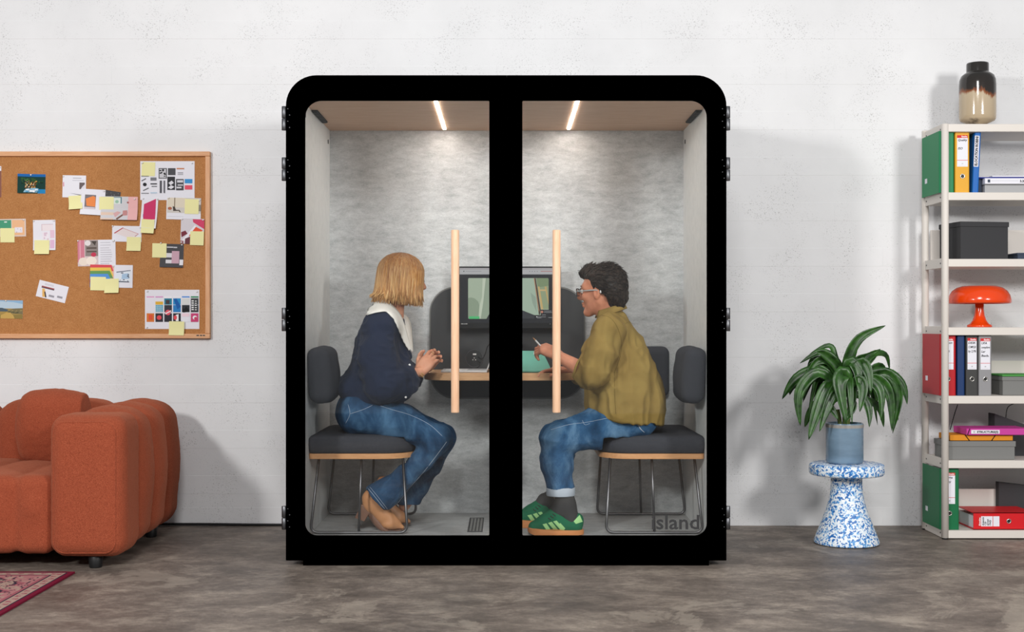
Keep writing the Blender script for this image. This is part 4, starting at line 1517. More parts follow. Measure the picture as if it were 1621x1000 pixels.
for dx, dy, h in ((0, 0, .14), (.018, .012, .1), (-.02, .01, .09), (.005, -.02, .08)):
    mb.tube(smooth_path([(pcx + dx, SY + dy, PZ + .18), (pcx + dx * 1.2, SY + dy, PZ + .22), (pcx + dx * 1.6, SY + dy * 1.4, PZ + .18 + h)], 4), [.011] * 9, 8)
mb.build('stem', plain('stem', '#5d6b35', .6, .3), plant)
lr = random.Random(21)


def leaf(pts, width, depth0, depth1, twist=0.0):
    """pixel path from the crown outwards, with the depth offset from the stem at start and tip"""
    m = len(pts)
    p3 = [P(x, y, SY + depth0 + (depth1 - depth0) * i / (m - 1)) for i, (x, y) in enumerate(pts)]
    path = smooth_path(p3, 5)
    n = len(path)
    V, Fc = [], []
    for i, p in enumerate(path):
        t = i / (n - 1)
        tg = (path[min(i + 1, n - 1)] - path[max(i - 1, 0)]).normalized()
        w = width * (min(1, .32 + t * 2.4)) * (1 - max(0, (t - .45) / .55) ** 1.9) + .0012
        view = Vector((0, -1, .25)).normalized()
        side = tg.cross(view)
        if side.length < 1e-4: side = Vector((1, 0, 0))
        side = (Matrix.Rotation(twist * (.3 + t), 3, tg) @ side.normalized()).normalized()
        nrm = side.cross(tg).normalized()
        wob = .06 * math.sin(t * 9 + twist * 5)
        for u in (-1, -.5, 0, .5, 1):
            V.append(p + side * (w * u * .5) + nrm * ((abs(u) * .28 + wob * u) * w))
    for i in range(n - 1):
        for k in range(4):
            a = i * 5 + k
            Fc.append((a, a + 1, a + 6, a + 5))
    mb = MB()
    mb.add(V, Fc, None, True)
    o = mb.build('leaf', MT['leaf'], plant)
    md = o.modifiers.new('thickness', 'SOLIDIFY')
    md.thickness = .0009
    return o


cr = (1337, 608)
LV = [([(1336, 620), (1340, 572), (1360, 535), (1402, 515)], 20, 0, -.02, .2), ([(1338, 615), (1352, 574), (1372, 563), (1394, 552)], 14, .02, .05, .5),
      ([(1340, 610), (1376, 572), (1392, 553)], 9, 0, .08, .3), ([(1342, 612), (1375, 566), (1400, 562), (1408, 586)], 13, .0, .1, -.3), ([(1344, 615), (1385, 582), (1397, 587), (1398, 602)], 15, .03, .12, .2),
      ([(1334, 612), (1325, 575), (1300, 558), (1266, 575)], 15, .02, .05, .3), ([(1334, 610), (1326, 580), (1305, 560), (1292, 557)], 17, -.02, -.04, -.5), ([(1334, 612), (1310, 575), (1288, 570), (1278, 586)], 13, .05, .12, .3),
      ([(1333, 616), (1300, 588), (1262, 600), (1238, 632)], 22, .0, .02, .4), ([(1333, 618), (1295, 590), (1265, 622), (1267, 674)], 21, -.03, -.06, .2), ([(1332, 616), (1290, 585), (1255, 608), (1250, 625)], 17, .05, .1, -.3),
      ([(1335, 622), (1312, 612), (1294, 650), (1280, 696)], 25, -.05, -.12, .2), ([(1335, 622), (1325, 612), (1308, 645), (1297, 683)], 20, -.06, -.13, -.2), ([(1334, 625), (1300, 635), (1283, 655), (1274, 676)], 17, .03, .06, .4),
      ([(1337, 614), (1335, 592), (1328, 610), (1340, 672)], 28, -.08, -.16, .05), ([(1338, 616), (1345, 595), (1350, 625), (1346, 660)], 19, -.05, -.1, .4), ([(1338, 606), (1346, 574), (1356, 588), (1359, 622)], 23, -.06, -.12, -.2),
      ([(1341, 606), (1362, 575), (1374, 590), (1379, 622)], 20, -.06, -.13, .25), ([(1342, 612), (1360, 602), (1366, 620), (1361, 652)], 20, -.08, -.15, .3), ([(1343, 610), (1372, 602), (1392, 620), (1394, 665)], 21, -.06, -.12, -.2),
      ([(1344, 612), (1385, 600), (1408, 625), (1412, 682)], 19, -.04, -.08, .3), ([(1344, 610), (1395, 590), (1425, 608), (1436, 640)], 20, 0, -.02, -.3), ([(1345, 612), (1388, 598), (1410, 615), (1422, 665)], 18, .04, .06, .2),
      ([(1344, 616), (1400, 590), (1424, 625), (1413, 686)], 17, -.02, -.04, .5), ([(1343, 620), (1365, 630), (1374, 650), (1376, 676)], 16, -.03, -.08, -.2), ([(1344, 622), (1380, 636), (1394, 650), (1399, 676)], 13, .03, .05, .3),
      ([(1340, 600), (1345, 575), (1357, 553)], 11, 0, 0, .6), ([(1334, 626), (1310, 640), (1318, 650), (1327, 664)], 15, -.06, -.12, .2), ([(1335, 618), (1318, 590), (1298, 600), (1282, 640)], 18, .06, .12, .1), ([(1338, 618), (1350, 640), (1345, 655), (1338, 668)], 14, -.05, -.09, .3),
      ([(1340, 616), (1370, 590), (1384, 606), (1388, 640)], 18, .05, .1, -.1), ([(1336, 612), (1322, 568), (1312, 548), (1282, 560)], 12, .06, .12, .3)]
for q in range(9):   # slim filler leaves all round the crown
    a = lr.uniform(0, 2 * PI)
    R_ = lr.uniform(55, 92)
    ex = 1337 + R_ * math.cos(a)
    dep = .26 * math.sin(a) * R_ / 92
    top = lr.uniform(560, 592)
    LV.append(([(1337 + lr.uniform(-4, 4), 618), (1337 + (ex - 1337) * .35, top + 14), (1337 + (ex - 1337) * .72, top + lr.uniform(4, 20)), (ex, top + lr.uniform(40, 92))], lr.uniform(11, 17), dep * .1, dep, lr.uniform(-.5, .5)))
for pts, w, d0, d1, tw in LV:
    leaf(pts, w * .86 / 313, d0, d1, tw)

# ------------------------------------------------------------------ shelving unit
FY, RYs = .73, 1.04
LX = 2.258
RXs = 3.26
unit = empty('shelving_unit', ((LX + RXs) / 2, .88, 0), 'white metal shelving unit with round posts standing against the wall', 'shelf')
zs = [2.136, 1.784, 1.442, 1.090, .738, .406, .046]
for x in (LX, RXs):
    for y, zt_ in ((FY, P(0, 196, FY).z), (RYs, P(0, 207, RYs).z)):
        mb = MB()
        mb.tube([(x, y, .008), (x, y, zt_ - .004), (x, y, zt_)], [.0185, .0185, .015], 18)
        mb.build('post', MT['shelf_white'], unit)
        mb = MB()
        mb.lathe([(0, 0), (.015, 0), (.015, .009), (0, .009)], x, y, 14)
        mb.build('post_foot', MT['foot_black'], unit)
for z in zs:
    mb = MB()
    mb.box((LX + .012, FY - .012, z - .040), (RXs - .012, RYs + .012, z), .002, 1)
    mb.build('shelf_board', MT['shelf_white'], unit)
    for x, sx in ((LX, -1), (RXs, 1)):
        mb = MB()
        mb.box((x - .006, FY + .014, z - .044), (x + .006, RYs - .014, z + .006), .001, 1)
        ebr = mb.build('end_bracket', MT['shelf_white'], unit)
        mb = MB()
        for y in (FY + .05, RYs - .04):
            mb.tube([(x + sx * .005, y, z - .02), (x + sx * .0085, y, z - .02)], .004, 8)
        mb.build('bracket_screw', MT['steel'], ebr)
for z in (1.442, .738, .046):
    mb = MB()
    mb.box((LX + .03, RYs + .002, z + .001), (RXs - .03, RYs + .010, z + .172), .001, 1)
    mb.build('back_panel', MT['back_white'], unit)

SY0 = .742   # where the spines stand


def sx_(px, y=SY0): return P(px, 0, y).x


HAND = MT['letter_grey']
INK = plain('ink', '#1d1d20', .8, .1)
TXW = plain('logo_white', '#f4efee', .7, .2)
RED = plain('label_red', '#cf2a2c', .6, .3)


def binder(x0, x1, z0, h, colr, label, lines_=(), tag_label=True, brand='Esselte', depth=.275, ring=True, group='lever arch binders on the shelves', tilt=0, ttop=1.0):
    """standing lever-arch binder"""
    root = empty('ring_binder', ((x0 + x1) / 2, .9, z0), label, 'binder', group)
    m = plain('binder_' + colr.strip('#'), colr, .5, .35)
    w = x1 - x0
    mb = MB()
    th = .003
    q = rrect(x0, x1, SY0, SY0 + depth, (.008, .008, .0005, .0005), 4)
    # cover: spine plus two boards
    mb.slab(q[:10] + [(x1, SY0 + depth), (x1 - th, SY0 + depth), (x1 - th, SY0 + .01), (x0 + th, SY0 + .01), (x0 + th, SY0 + depth), (x0, SY0 + depth)], z0 + .001, z0 + h)
    cov = mb.build('cover', m, root)
    mb = MB()
    mb.box((x0 + th + .001, SY0 + .04, z0 + .008), (x1 - th - .001, SY0 + depth - .012, z0 + h - .014))
    mb.build('papers', MT['paper'], root)
    lw = min(.056, w * .74)
    lc = (x0 + x1) / 2
    kids = [cov]
    if tag_label:
        zt2, zb2 = z0 + h * .935, z0 + h * .425
        mb = MB(); mb.box((lc - lw / 2, SY0 - .0007, zb2), (lc + lw / 2, SY0 + .001, zt2))
        lab = mb.build('label', MT['paper'], root)
        mb = MB(); mb.box((lc - lw / 2, SY0 - .0011, zt2 - h * .045), (lc + lw / 2, SY0 - .0006, zt2))
        mb.box((lc - lw / 2, SY0 - .0011, zb2 + h * .10), (lc + lw / 2, SY0 - .0006, zb2 + h * .107))
        mb.build('label_band', RED, lab)
        V, Fc, tw = text_mesh(brand, h * .024, .0004)
        k = min(1, lw * .72 / tw)
        mb = MB(); mb.add([(lc + lw * .44 - tw * k + v[0] * k, SY0 - .0014, zt2 - h * .033 + v[2]) for v in V], Fc)
        mb.build('logo', TXW, lab)
        mb = MB()
        for i, ln in enumerate(lines_):
            V, Fc, tw = text_mesh(ln, h * .036, .0003, .25)
            k = min(1, lw * .9 / max(tw, 1e-4))
            mb.add([(lc - lw * .44 + v[0] * k, SY0 - .0012, zt2 - h * (.095 + .068 * i) + v[2]) for v in V], Fc)
        if lines_: mb.build('handwriting', INK, lab)
        mb = MB()
        mb.box((lc - .004, SY0 - .0010, zb2 + h * .04), (lc + .004, SY0 - .0006, zb2 + h * .06))
        mb.box((lc - lw * .35, SY0 - .0010, zb2 + h * .018), (lc + lw * .35, SY0 - .0006, zb2 + h * .021))
        mb.build('fine_print', MT['laptop'], lab)
    if ring:
        zc = z0 + h * .27
        mb = MB()
        n = 20
        mb.tube([(lc + .0105 * math.cos(2 * PI * k / n), SY0 - .0008, zc + .0105 * math.sin(2 * PI * k / n)) for k in range(n)], .0026, 6, closed=True)
        rg = mb.build('finger_ring', MT['ring_steel'], root)
        mb = MB()
        mb.prism([(lc + .0095 * math.cos(2 * PI * k / n), zc + .0095 * math.sin(2 * PI * k / n)) for k in range(n)], SY0 - .0006, SY0 + .0005)
        mb.build('finger_hole', MT['foot_black'], rg)
    # small sticker on the cover board seen from the side
    if x0 < 2.33:
        mb = MB(); mb.box((x0 - .0006, SY0 + .19, z0 + h * .22), (x0 + .001, SY0 + .225, z0 + h * .30))
        mb.build('sticker', MT['paper'], root)
    if tilt:
        Mt = Matrix.Rotation(math.radians(tilt), 4, 'Y')
        root.rotation_euler = (0, math.radians(tilt), 0)
    return root


H1 = .315
za = zs[1]
binder(sx_(1487), sx_(1510.5), za, .32, '#14804f', 'green binder first on the upper shelf, side against the end bracket', ('',), tag_label=False, ring=False)
binder(sx_(1512), sx_(1535), za, .318, '#dfa324', 'yellow binder with white label on the upper shelf', ('Quality', '', 'ISO'))
bl = binder(sx_(1538), sx_(1548), za, .332, '#0b62b3', 'narrow bright blue binder leaning beside the yellow one', (), tag_label=False, ring=False, tilt=2.5)
bl.location.x += .004
mb = MB()
lc = sx_(1543)
mb.box((lc - .012, SY0 - .0007, za + .135), (lc + .012, SY0 + .001, za + .295))
lab = mb.build('label', MT['paper'], bl)
V, Fc, tw = text_mesh('ELOCATION ROBINI', .014, .0008)
k = .152 / tw
mb = MB(); mb.add([(lc + .006 - v[2], SY0 - .0012, za + .139 + v[0] * k) for v in V], Fc)
mb.build('handwriting', INK, lab)
zc = zs[4]
binder(sx_(1488), sx_(1513.5), zc, .318, '#b3121d', 'red binder standing on the middle shelf next to a dark blue one', ('Report', '2.1', '2026'))
binder(sx_(1515.5), sx_(1527.5), zc, .318, '#0f3263', 'slim dark blue binder between the red and charcoal binders', (), tag_label=False, ring=False)
mb = MB()
binder(sx_(1529), sx_(1548.5), zc, .318, '#3b3b3a', 'charcoal binder between the dark blue and light grey binders', ('DESK', 'COMPLEX', 'by 2,9%'))
binder(sx_(1549.5), sx_(1570), zc, .316, '#8f8e90', 'light grey binder at the end of the binder row', ('UFA', 'compilere', 'Lar', 'Baada.'))
zd = zs[6]
binder(sx_(1488), sx_(1518.5), zd, .315, '#0d6a3f', 'dark green binder standing on the bottom shelf', ('Torna', 'Baby'))
# lying red binder
root = empty('ring_binder', (2.55, .9, zd), 'red binder lying flat on the bottom shelf', 'binder', 'lever arch binders on the shelves')
xa, xb = sx_(1541), sx_(1541) + .32
mred = plain('binder_red_flat', '#d2121c', .45, .4)
mb = MB()
zh = .088
mb.slab([(xa, SY0), (xb, SY0), (xb, SY0 + .24), (xa, SY0 + .24)], zd + .001, zd + .004)
mb.slab([(xa, SY0), (xb, SY0), (xb, SY0 + .24), (xa, SY0 + .24)], zd + zh - .003, zd + zh)
mb.box((xa, SY0, zd + .001), (xb, SY0 + .004, zd + zh))
mb.build('cover', mred, root)
mb = MB(); mb.box((xa + .01, SY0 + .03, zd + .005), (xb - .01, SY0 + .232, zd + zh - .02)); mb.build('papers', MT['paper'], root)
mb = MB(); mb.box((sx_(1550), SY0 - .0007, zd + .018), (sx_(1582), SY0 + .001, zd + .070)); lab = mb.build('label', MT['paper'], root)
mb = MB(); mb.box((sx_(1548), SY0 - .0009, zd + .018), (sx_(1553), SY0 - .0005, zd + .070)); mb.box((sx_(1571.3), SY0 - .0009, zd + .018), (sx_(1572.2), SY0 - .0005, zd + .070)); mb.build('label_band', RED, lab)
V, Fc, tw = text_mesh('Esselte', .008, .0004)
k = .042 / tw
mb = MB(); mb.add([(sx_(1552) - v[2], SY0 - .0013, zd + .022 + v[0] * k) for v in V], Fc); mb.build('logo', TXW, lab)
mb = MB()
for i, ln in enumerate(('Argentin', 'Car', 'annex', 'Daily')):
    V, Fc, tw = text_mesh(ln, .010, .0003, .2)
    k = min(1, .044 / tw)
    mb.add([(sx_(1557.5 + i * 3.6) - v[2], SY0 - .0012, zd + .022 + v[0] * k) for v in V], Fc)
mb.build('handwriting', INK, lab)
c = (sx_(1597), zd + .045)
mb = MB(); mb.tube([(c[0] + .0105 * math.cos(PI * k / 10), SY0 - .0008, c[1] + .0105 * math.sin(PI * k / 10)) for k in range(20)], .0026, 6, closed=True)
rg = mb.build('finger_ring', MT['ring_steel'], root)
mb = MB(); mb.prism([(c[0] + .0095 * math.cos(PI * k / 10), c[1] + .0095 * math.sin(PI * k / 10)) for k in range(20)], SY0 - .0006, SY0 + .0005); mb.build('finger_hole', MT['foot_black'], rg)


def lid_box(name, x0, x1, y0, y1, z0, h, lid, mat, label, rot=0, cat='box'):
    root = empty(name, ((x0 + x1) / 2, (y0 + y1) / 2, z0), label, cat)
    Mx = Matrix.Translation(((x0 + x1) / 2, (y0 + y1) / 2, z0)) @ Matrix.Rotation(math.radians(rot), 4, 'Z') @ Matrix.Translation((-(x0 + x1) / 2, -(y0 + y1) / 2, 0))
    mb = MB(); mb.box((x0, y0, .001), (x1, y1, h - .004), .0015, 1, Mx); mb.build('body', MT[mat], root)
    mb = MB(); mb.box((x0 - .004, y0 - .004, h - lid), (x1 + .004, y1 + .004, h), .002, 2, Mx); mb.build('lid', MT[mat], root)
    return root


# dark box stands well back; its lid is below eye level of the shelf above
zb_ = zs[2]
lid_box('storage_box', sx_(1516.5), sx_(1596.5) + .004, .775, .995, zb_, .196, .026, 'box_dark', 'large charcoal storage box with lid above the orange lamp', 9)
lid_box('storage_box', sx_(1611, .8), 2.95, .80, 1.0, zb_, .036, .01, 'slate_blue', 'small slate blue box at the edge of the picture beside the charcoal box')
mb = MB()
lid_box('storage_box', sx_(1588, .77), 2.94, .775, 1.0, zc, .098, .022, 'box_grey', 'grey box carrying a green folder beside the binder row')
mb = MB(); mb.box((sx_(1586, .77), .765, zc + .099), (2.95, .99, zc + .107), .001, 1); tag(mb.build('document_folder', MT['folder_green']), 'green folder lying on the grey box beside the binders', 'folder')
ze = zs[5]
lid_box('storage_box', sx_(1500), sx_(1608), .755, .938, ze, .096, .028, 'box_grey', 'flat grey box under the orange and pink folders')


def folder(name, x0, x1, y0, y1, z0, h, mat, label, rot, straps=()):
    root = empty(name, ((x0 + x1) / 2, (y0 + y1) / 2, z0), label, 'folder')
    Mx = Matrix.Translation(((x0 + x1) / 2, (y0 + y1) / 2, z0)) @ Matrix.Rotation(math.radians(rot), 4, 'Z') @ Matrix.Translation((-(x0 + x1) / 2, -(y0 + y1) / 2, 0))
    mb = MB(); mb.box((x0, y0, .001), (x1, y1, h), .003, 2, Mx); mb.build('cover', MT[mat], root)
    mb = MB()
    for (xx, d) in straps:
        mb.tube([Mx @ Vector((x0 + xx, y0 - .001, .002)), Mx @ Vector((x0 + xx + d, y0 - .001, h))], .0022, 6)
    mb.build('elastic_band', MT['elastic'], root)
    return root, Mx


folder('document_folder', sx_(1506), sx_(1606), .762, .935, ze + .097, .030, 'folder_orange', 'orange folder between the pink folder and the flat grey box', 0, ((.10, -.022), (.215, .02)))
fo, Mx = folder('document_folder', sx_(1530), sx_(1530) + .33, .74, .935, ze + .128, .034, 'folder_pink', 'magenta folder with a white label on top of the orange folder', 0, ((.004, .012),))
mb = MB(); mb.box((sx_(1537), .738, ze + .136), (sx_(1582), .7405, ze + .155)); lab = mb.build('label', MT['paper'], fo)
V, Fc, tw = text_mesh('STRUCTURE(S)', .010, .0006)
k = (sx_(1580) - sx_(1546)) / tw
mb = MB(); mb.add([(sx_(1546) + v[0] * k, .7375, ze + .1405 + v[2]) for v in V], Fc); mb.build('handwriting', INK, lab)
mb = MB(); mb.box((sx_(1540), .7375, ze + .141), (sx_(1543.5), .7385, ze + .150)); mb.build('label_mark', MT['laptop'], lab)
# dark sloped magazine files at the picture edge
for (xa, yb, z0, h0, h1, lbl) in ((sx_(1590, .8), .9, ze, .12, .225, 'tall charcoal magazine file behind the pink folder'), (sx_(1602, .8), .9, zd, .18, .215, 'dark charcoal magazine file behind the red binder on the bottom shelf')):
    root = empty('magazine_file', (xa + .1, .9, z0), lbl, 'file')
    x1 = xa + .30
    y0, y1 = (.945, 1.034) if z0 == ze else (.99, 1.034)
    sl_p = [(xa + .005, z0 + .001), (x1, z0 + .001), (x1, z0 + h0), (xa + .005, z0 + h1)]
    for nm_, ya_, yb2 in (('front_board', y0, y0 + .003), ('rear_board', y1 - .003, y1)):
        mb = MB()
        mb.prism(sl_p, ya_, yb2)
        mb.build(nm_, MT['box_dark'], root)
    mb = MB(); mb.box((xa + .005, y0 + .003, z0 + .001), (x1, y1 - .003, z0 + .005)); mb.build('base', MT['box_dark'], root)
    mb = MB(); mb.box((xa + .005, y0 + .003, z0 + .005), (xa + .009, y1 - .003, z0 + h1)); mb.build('spine', MT['box_dark'], root)
    mb = MB(); mb.box((xa + .012, y0 + .008, z0 + .006), (x1 - .01, y1 - .008, z0 + h0 * .92)); mb.build('papers', MT['paper'], root)
# books and paper box on the upper shelf
x0 = sx_(1561)
lid_box('paper_box', x0, 2.95, .76, .99, za, .046, .002, 'box_dove', 'pale grey flat box under the books on the upper shelf')
bk = empty('paperback_book', (2.6, .85, za + .048), 'white paperback lying on the pale grey box', 'book')
mb = MB(); mb.box((x0 - .002, .752, za + .048), (2.94, .98, za + .077), .001, 1); mb.build('book_block', MT['paper'], bk)
mb = MB(); mb.box((sx_(1563.5, .752), .7512, za + .055), (sx_(1567.5, .752), .7522, za + .070)); mb.build('emblem', MT['slate_blue'], bk)
mb = MB(); mb.box((sx_(1569, .752), .7512, za + .0625), (sx_(1612, .752), .7522, za + .0645)); mb.build('title_line', MT['laptop'], bk)
V, Fc, tw = text_mesh('5.35', .012, .0006)
mb = MB(); mb.add([(sx_(1614.5, .752) + v[0], .7508, za + .056 + v[2]) for v in V], Fc); mb.build('number', INK, bk)
mb = MB(); mb.box((x0 - .03, .765, za + .078), (2.93, .985, za + .084), .001, 1); tag(mb.build('notebook', MT['book_navy']), 'navy notebook lying on the white paperback', 'book')
mb = MB(); mb.box((sx_(1573), .762, za + .085), (2.93, .97, za + .091), .001, 1); tag(mb.build('notebook', MT['paper']), 'thin white notebook on top of the navy one', 'book')
mb = MB(); mb.box((x0 - .034, .79, za + .001), (x0 - .003, .98, za + .078), .002, 1); tag(mb.build('book', MT['slate_blue']), 'dark book standing between the blue binder and pale grey box', 'book')

# vase
VZ = zs[0]
vx = P(1547.5, 0, .87).x
s_ = F / (D + .87)


def vz(py): return H - (py - VY) / s_


mb = MB()
prof = [(0, VZ + .001), (25.5, 192), (27.5, 189), (28, 184), (28, 136), (27.4, 127), (25, 120.5), (20, 116.5), (17.3, 115), (17, 113.5), (17, 102), (16.4, 100.3), (14.6, 100.3), (14, 104), (14, 114)]
mb.lathe([(prof[0])] + [(r / s_, vz(y)) for r, y in prof[1:]], vx, .87, 56)
tag(mb.build('vase', MT['glaze']), 'glossy cream vase with dark drip glaze on top of the shelving unit', 'vase')
# lamp
root = empty('table_lamp', (P(1550, 0, .86).x, .86, zs[3]), 'glossy orange mushroom table lamp on the white shelf', 'lamp')
lx = P(1550.5, 0, .86).x
s_ = F / (D + .86)
zl = zs[3]
mb = MB()
pr = [(46.5, 480), (47.6, 478.5), (47.4, 474), (45.5, 467), (41.5, 460.5), (35, 455.5), (26, 452.6), (0, 451.8)]
mb.lathe([(44 / s_, vz(479.5) - 0), (45 / s_, vz(480.5))] + [(r / s_, H - (y - VY) / s_) for r, y in pr], lx, .86, 64)
mb.build('lamp_shade', MT['orange_plastic'], root)
mb = MB()
z_ = lambda y: H - (y - VY) / s_
mb.lathe([(0, zl + .001), (18.4 / s_, zl + .001), (19 / s_, zl + .004), (18.6 / s_, zl + .012), (14.5 / s_, z_(512.5)), (10.5 / s_, z_(507)), (7.8 / s_, z_(499)), (6.5 / s_, z_(488)), (6.4 / s_, z_(470)), (0, z_(470))], lx, .86, 48)
mb.build('lamp_stem', MT['orange_plastic'], root)
# cables hanging behind the lower shelf
mb = MB(); mb.tube(smooth_path([P(1516, 640, 1.12), P(1511, 655, 1.14), P(1504, 680, 1.15)], 5), .0025, 5)
tag(mb.build('hanging_cable', MT['cable']), 'thin cable slanting down the wall behind the lower shelf', 'cable')
mb = MB(); mb.tube(smooth_path([P(1606, 638, 1.1), P(1595, 645, 1.12), P(1592, 662, 1.13)], 5), .0022, 5)
tag(mb.build('hanging_cable', MT['cable']), 'thin curved cable above the tall magazine file', 'cable')
# ------------------------------------------------------------------ people
def W(px, py, Y): return np.array(P(px, py, Y))


def frame_of(fwd, up=(0, 0, 1)):
    """columns: forward, left, up"""
    f = np.array(fwd, float); f /= np.linalg.norm(f)
    u = np.array(up, float); u -= f * (u @ f); u /= np.linalg.norm(u)
    return np.stack([f, np.cross(u, f), u], 1)


def head(fl, c, A, neck_to, neck_r=.054, nose=1.0):
    L = lambda x, y, z: c + A @ np.array([x, y, z])
    fl.ell(L(-.014, 0, .022), (.098, .076, .086), A)
    fl.ell(L(.028, 0, -.03), (.064, .060, .084), A, .03)
    for s in (-1, 1):
        fl.cap(L(-.005, s * .050, -.055), L(.068, s * .016, -.104), .022, .017, .03)
        fl.cap(L(.084, s * .010, .020), L(.062, s * .046, .018), .012, .012, .018)
        fl.ell(L(.062, s * .036, -.030), (.026, .022, .018), A, .02)
        fl.ell(L(.094, s * .031, -.002), (.012, .017, .011), A, .012, 's')
        fl.cap(L(.098, s * .008, -.037), L(.094, s * .012, -.038), .0075, .007, .008)
        # ear: a rim with a hollow
        fl.ell(L(-.008, s * .079, -.014), (.019, .009, .033), A @ np.array([[.97, 0, -.24], [0, 1, 0], [.24, 0, .97]]), .008)
        fl.ell(L(-.004, s * .089, -.010), (.010, .006, .018), A, .006, 's')
    fl.ell(L(.080, 0, -.108), (.018, .022, .016), A, .02)
    fl.cap(L(.090, 0, .008), L(.112 * (.9 + .1 * nose), 0, -.030), .009, .0125, .014)
    fl.ell(L(.094, 0, -.061), (.011, .023, .0075), A, .007)
    fl.ell(L(.092, 0, -.074), (.011, .020, .0075), A, .007)
    fl.cap(L(.104, -.02, -.0675), L(.104, .02, -.0675), .0025, .0025, .004, None, 's')
    fl.cap(L(-.028, 0, -.045), neck_to, neck_r, neck_r * 1.05, .03)
    return L


def hand(fl, wrist, d, nrm, thumb, scale=1.0, curls=((.5, .6, .5),) * 4, spread=.10, tcurl=(.3, .4), k=.006, taper=True):
    """d: towards the fingers, nrm: out of the palm side, thumb: side the thumb is on"""
    d = np.array(d, float); d /= np.linalg.norm(d)
    t = np.array(thumb, float); t -= d * (t @ d); t /= np.linalg.norm(t)
    n = np.cross(d, t)
    if n @ np.array(nrm, float) < 0: n = -n
    s = scale
    w = np.array(wrist, float)
    pc = w + d * .048 * s
    A = np.stack([d, t, n], 1)
    fl.ell(pc + d * .004 * s, (.050 * s, .040 * s, .0165 * s), A, .012)
    fl.cap(w + t * .018 * s, pc + t * .028 * s + d * .03 * s, .016 * s, .012 * s, .012)
    fl.cap(w - t * .016 * s, pc - t * .028 * s + d * .026 * s, .015 * s, .012 * s, .012)
    tips = []
    for i in range(4):
        off = (1.5 - i) * .0195 * s
        ln = (.92, 1.0, .95, .76)[i] * s
        p = w + d * (.088 - .004 * abs(i - 1)) * s + t * off
        ang = 0
        dirv = d * math.cos((1.5 - i) * spread) + t * math.sin((1.5 - i) * spread)
        for j, (sl, r) in enumerate(((.043, .0092), (.026, .0084), (.021, .0075))):
            ang += curls[i][j]
            v = dirv * math.cos(ang) + n * math.sin(ang)
            q = p + v * sl * ln
            fl.cap(p, q, r * s, (r - .0009) * s, k if j == 0 else .003)
            p = q
        tips.append(p)
    p = w + d * .026 * s + t * .030 * s + n * .006 * s
    ang = .75
    for j, (sl, r) in enumerate(((.040, .0125), (.032, .0100), (.026, .0088))):
        if j: ang -= tcurl[j - 1]
        v = d * math.cos(ang) + t * math.sin(ang) + n * (.25 + .15 * j)
        v /= np.linalg.norm(v)
        q = p + v * sl * s
        fl.cap(p, q, r * s, (r - .001) * s, .008 if j == 0 else .003)
        p = q
    return tips


def folds(amp, freq, ax=(1, 1, 1), seed=0.0, amp2=None):
    a = np.array(ax, float)

    def fn(V):
        w = vnoise(V * 9 + seed)[:, None] * .35
        q = vnoise((V * a) * freq + w + seed)
        r = 1 - np.abs(q) * 2.2
        return amp * np.clip(r, -1, 1) + (amp2 if amp2 is not None else amp * .35) * vnoise(V * freq * 2.3 + seed + 7)
    return fn


def eyes(parent, L, A):
    for s in (-1, 1):
        f = Field(L(.084, s * .031, -.002) - .02, L(.084, s * .031, -.002) + .02, .0025)
        f.ell(L(.083, s * .031, -.002), (.0115, .0115, .0115), A)
        e = soft('eye', f, MT['eye_white'], parent, 1)
        mb = MB()
        c = L(.0945, s * .031, -.002)
        mb.tube([c - A[:, 0] * .002, c + A[:, 0] * .0006], .0052, 12)
        mb.build('iris', MT['slate_blue'], e)
        mb = MB()
        mb.tube([L(.094, s * .012, .021), L(.094, s * .026, .026), L(.078, s * .046, .022)], [.002, .003, .0015], 6)
        mb.build('eyebrow', MT['heel_brown'], parent)


# ---------------------------------------------------------------- woman on the left bench
hc = W(640, 441, .45)
ya = math.radians(30)
HA = frame_of((math.cos(ya), math.sin(ya), -.10), (.05, 0, 1))
fl = Field((-.98, .1, .1), (-.2, .85, 1.50), .0042)
L = head(fl, hc, HA, W(620, 500, .45), .047)
# trunk and limbs under the clothes
fl.chain([W(618, 500, .45), W(604, 540, .45), W(596, 590, .45), W(585, 640, .45)], [.055, .085, .085, .10], .04, ((0, 1, 0), 1.35))
fl.cap(W(606, 512, .34), W(606, 512, .56), .045, .045, .03)
fl.chain([W(604, 520, .30), W(606, 600, .26), W(664, 588, .375)], [.042, .035, .022], .02)
fl.chain([W(612, 520, .60), W(628, 600, .63), W(666, 584, .475)], [.042, .035, .022], .02)
fl.chain([W(578, 655, .37), W(690, 694, .36), W(668, 728, .37), W(640, 755, .38), W(612, 780, .395), W(604, 790, .41)], [.075, .034, .026, .026, .026, .022], .02)
fl.chain([W(580, 655, .54), W(698, 692, .52), W(682, 735, .535), W(662, 770, .55), W(640, 800, .56)], [.075, .036, .030, .030, .028], .02)
# clasped hands
wn = W(663, 590, .385)
dn = W(690, 556, .40) - wn
hand(fl, wn, dn, (.35, 1, .1), (-.6, .3, .6), .93, ((.25, .75, .5), (.3, .8, .5), (.35, .85, .5), (.4, .85, .5)), .05, (.2, .3))
wf = W(668, 586, .475)
df = W(692, 560, .452) - wf
hand(fl, wf, df, (.35, -1, .1), (-.6, -.3, .6), .93, ((.25, .55, .5), (.3, .6, .5), (.35, .65, .5), (.4, .7, .5)), .07, (.2, .3))
w1 = soft('person', fl, MT['skin'], None, 1)
tag(w1, 'person with blond bob in navy sweater and jeans, hands clasped on the table', 'person')
eyes(w1, L, HA)
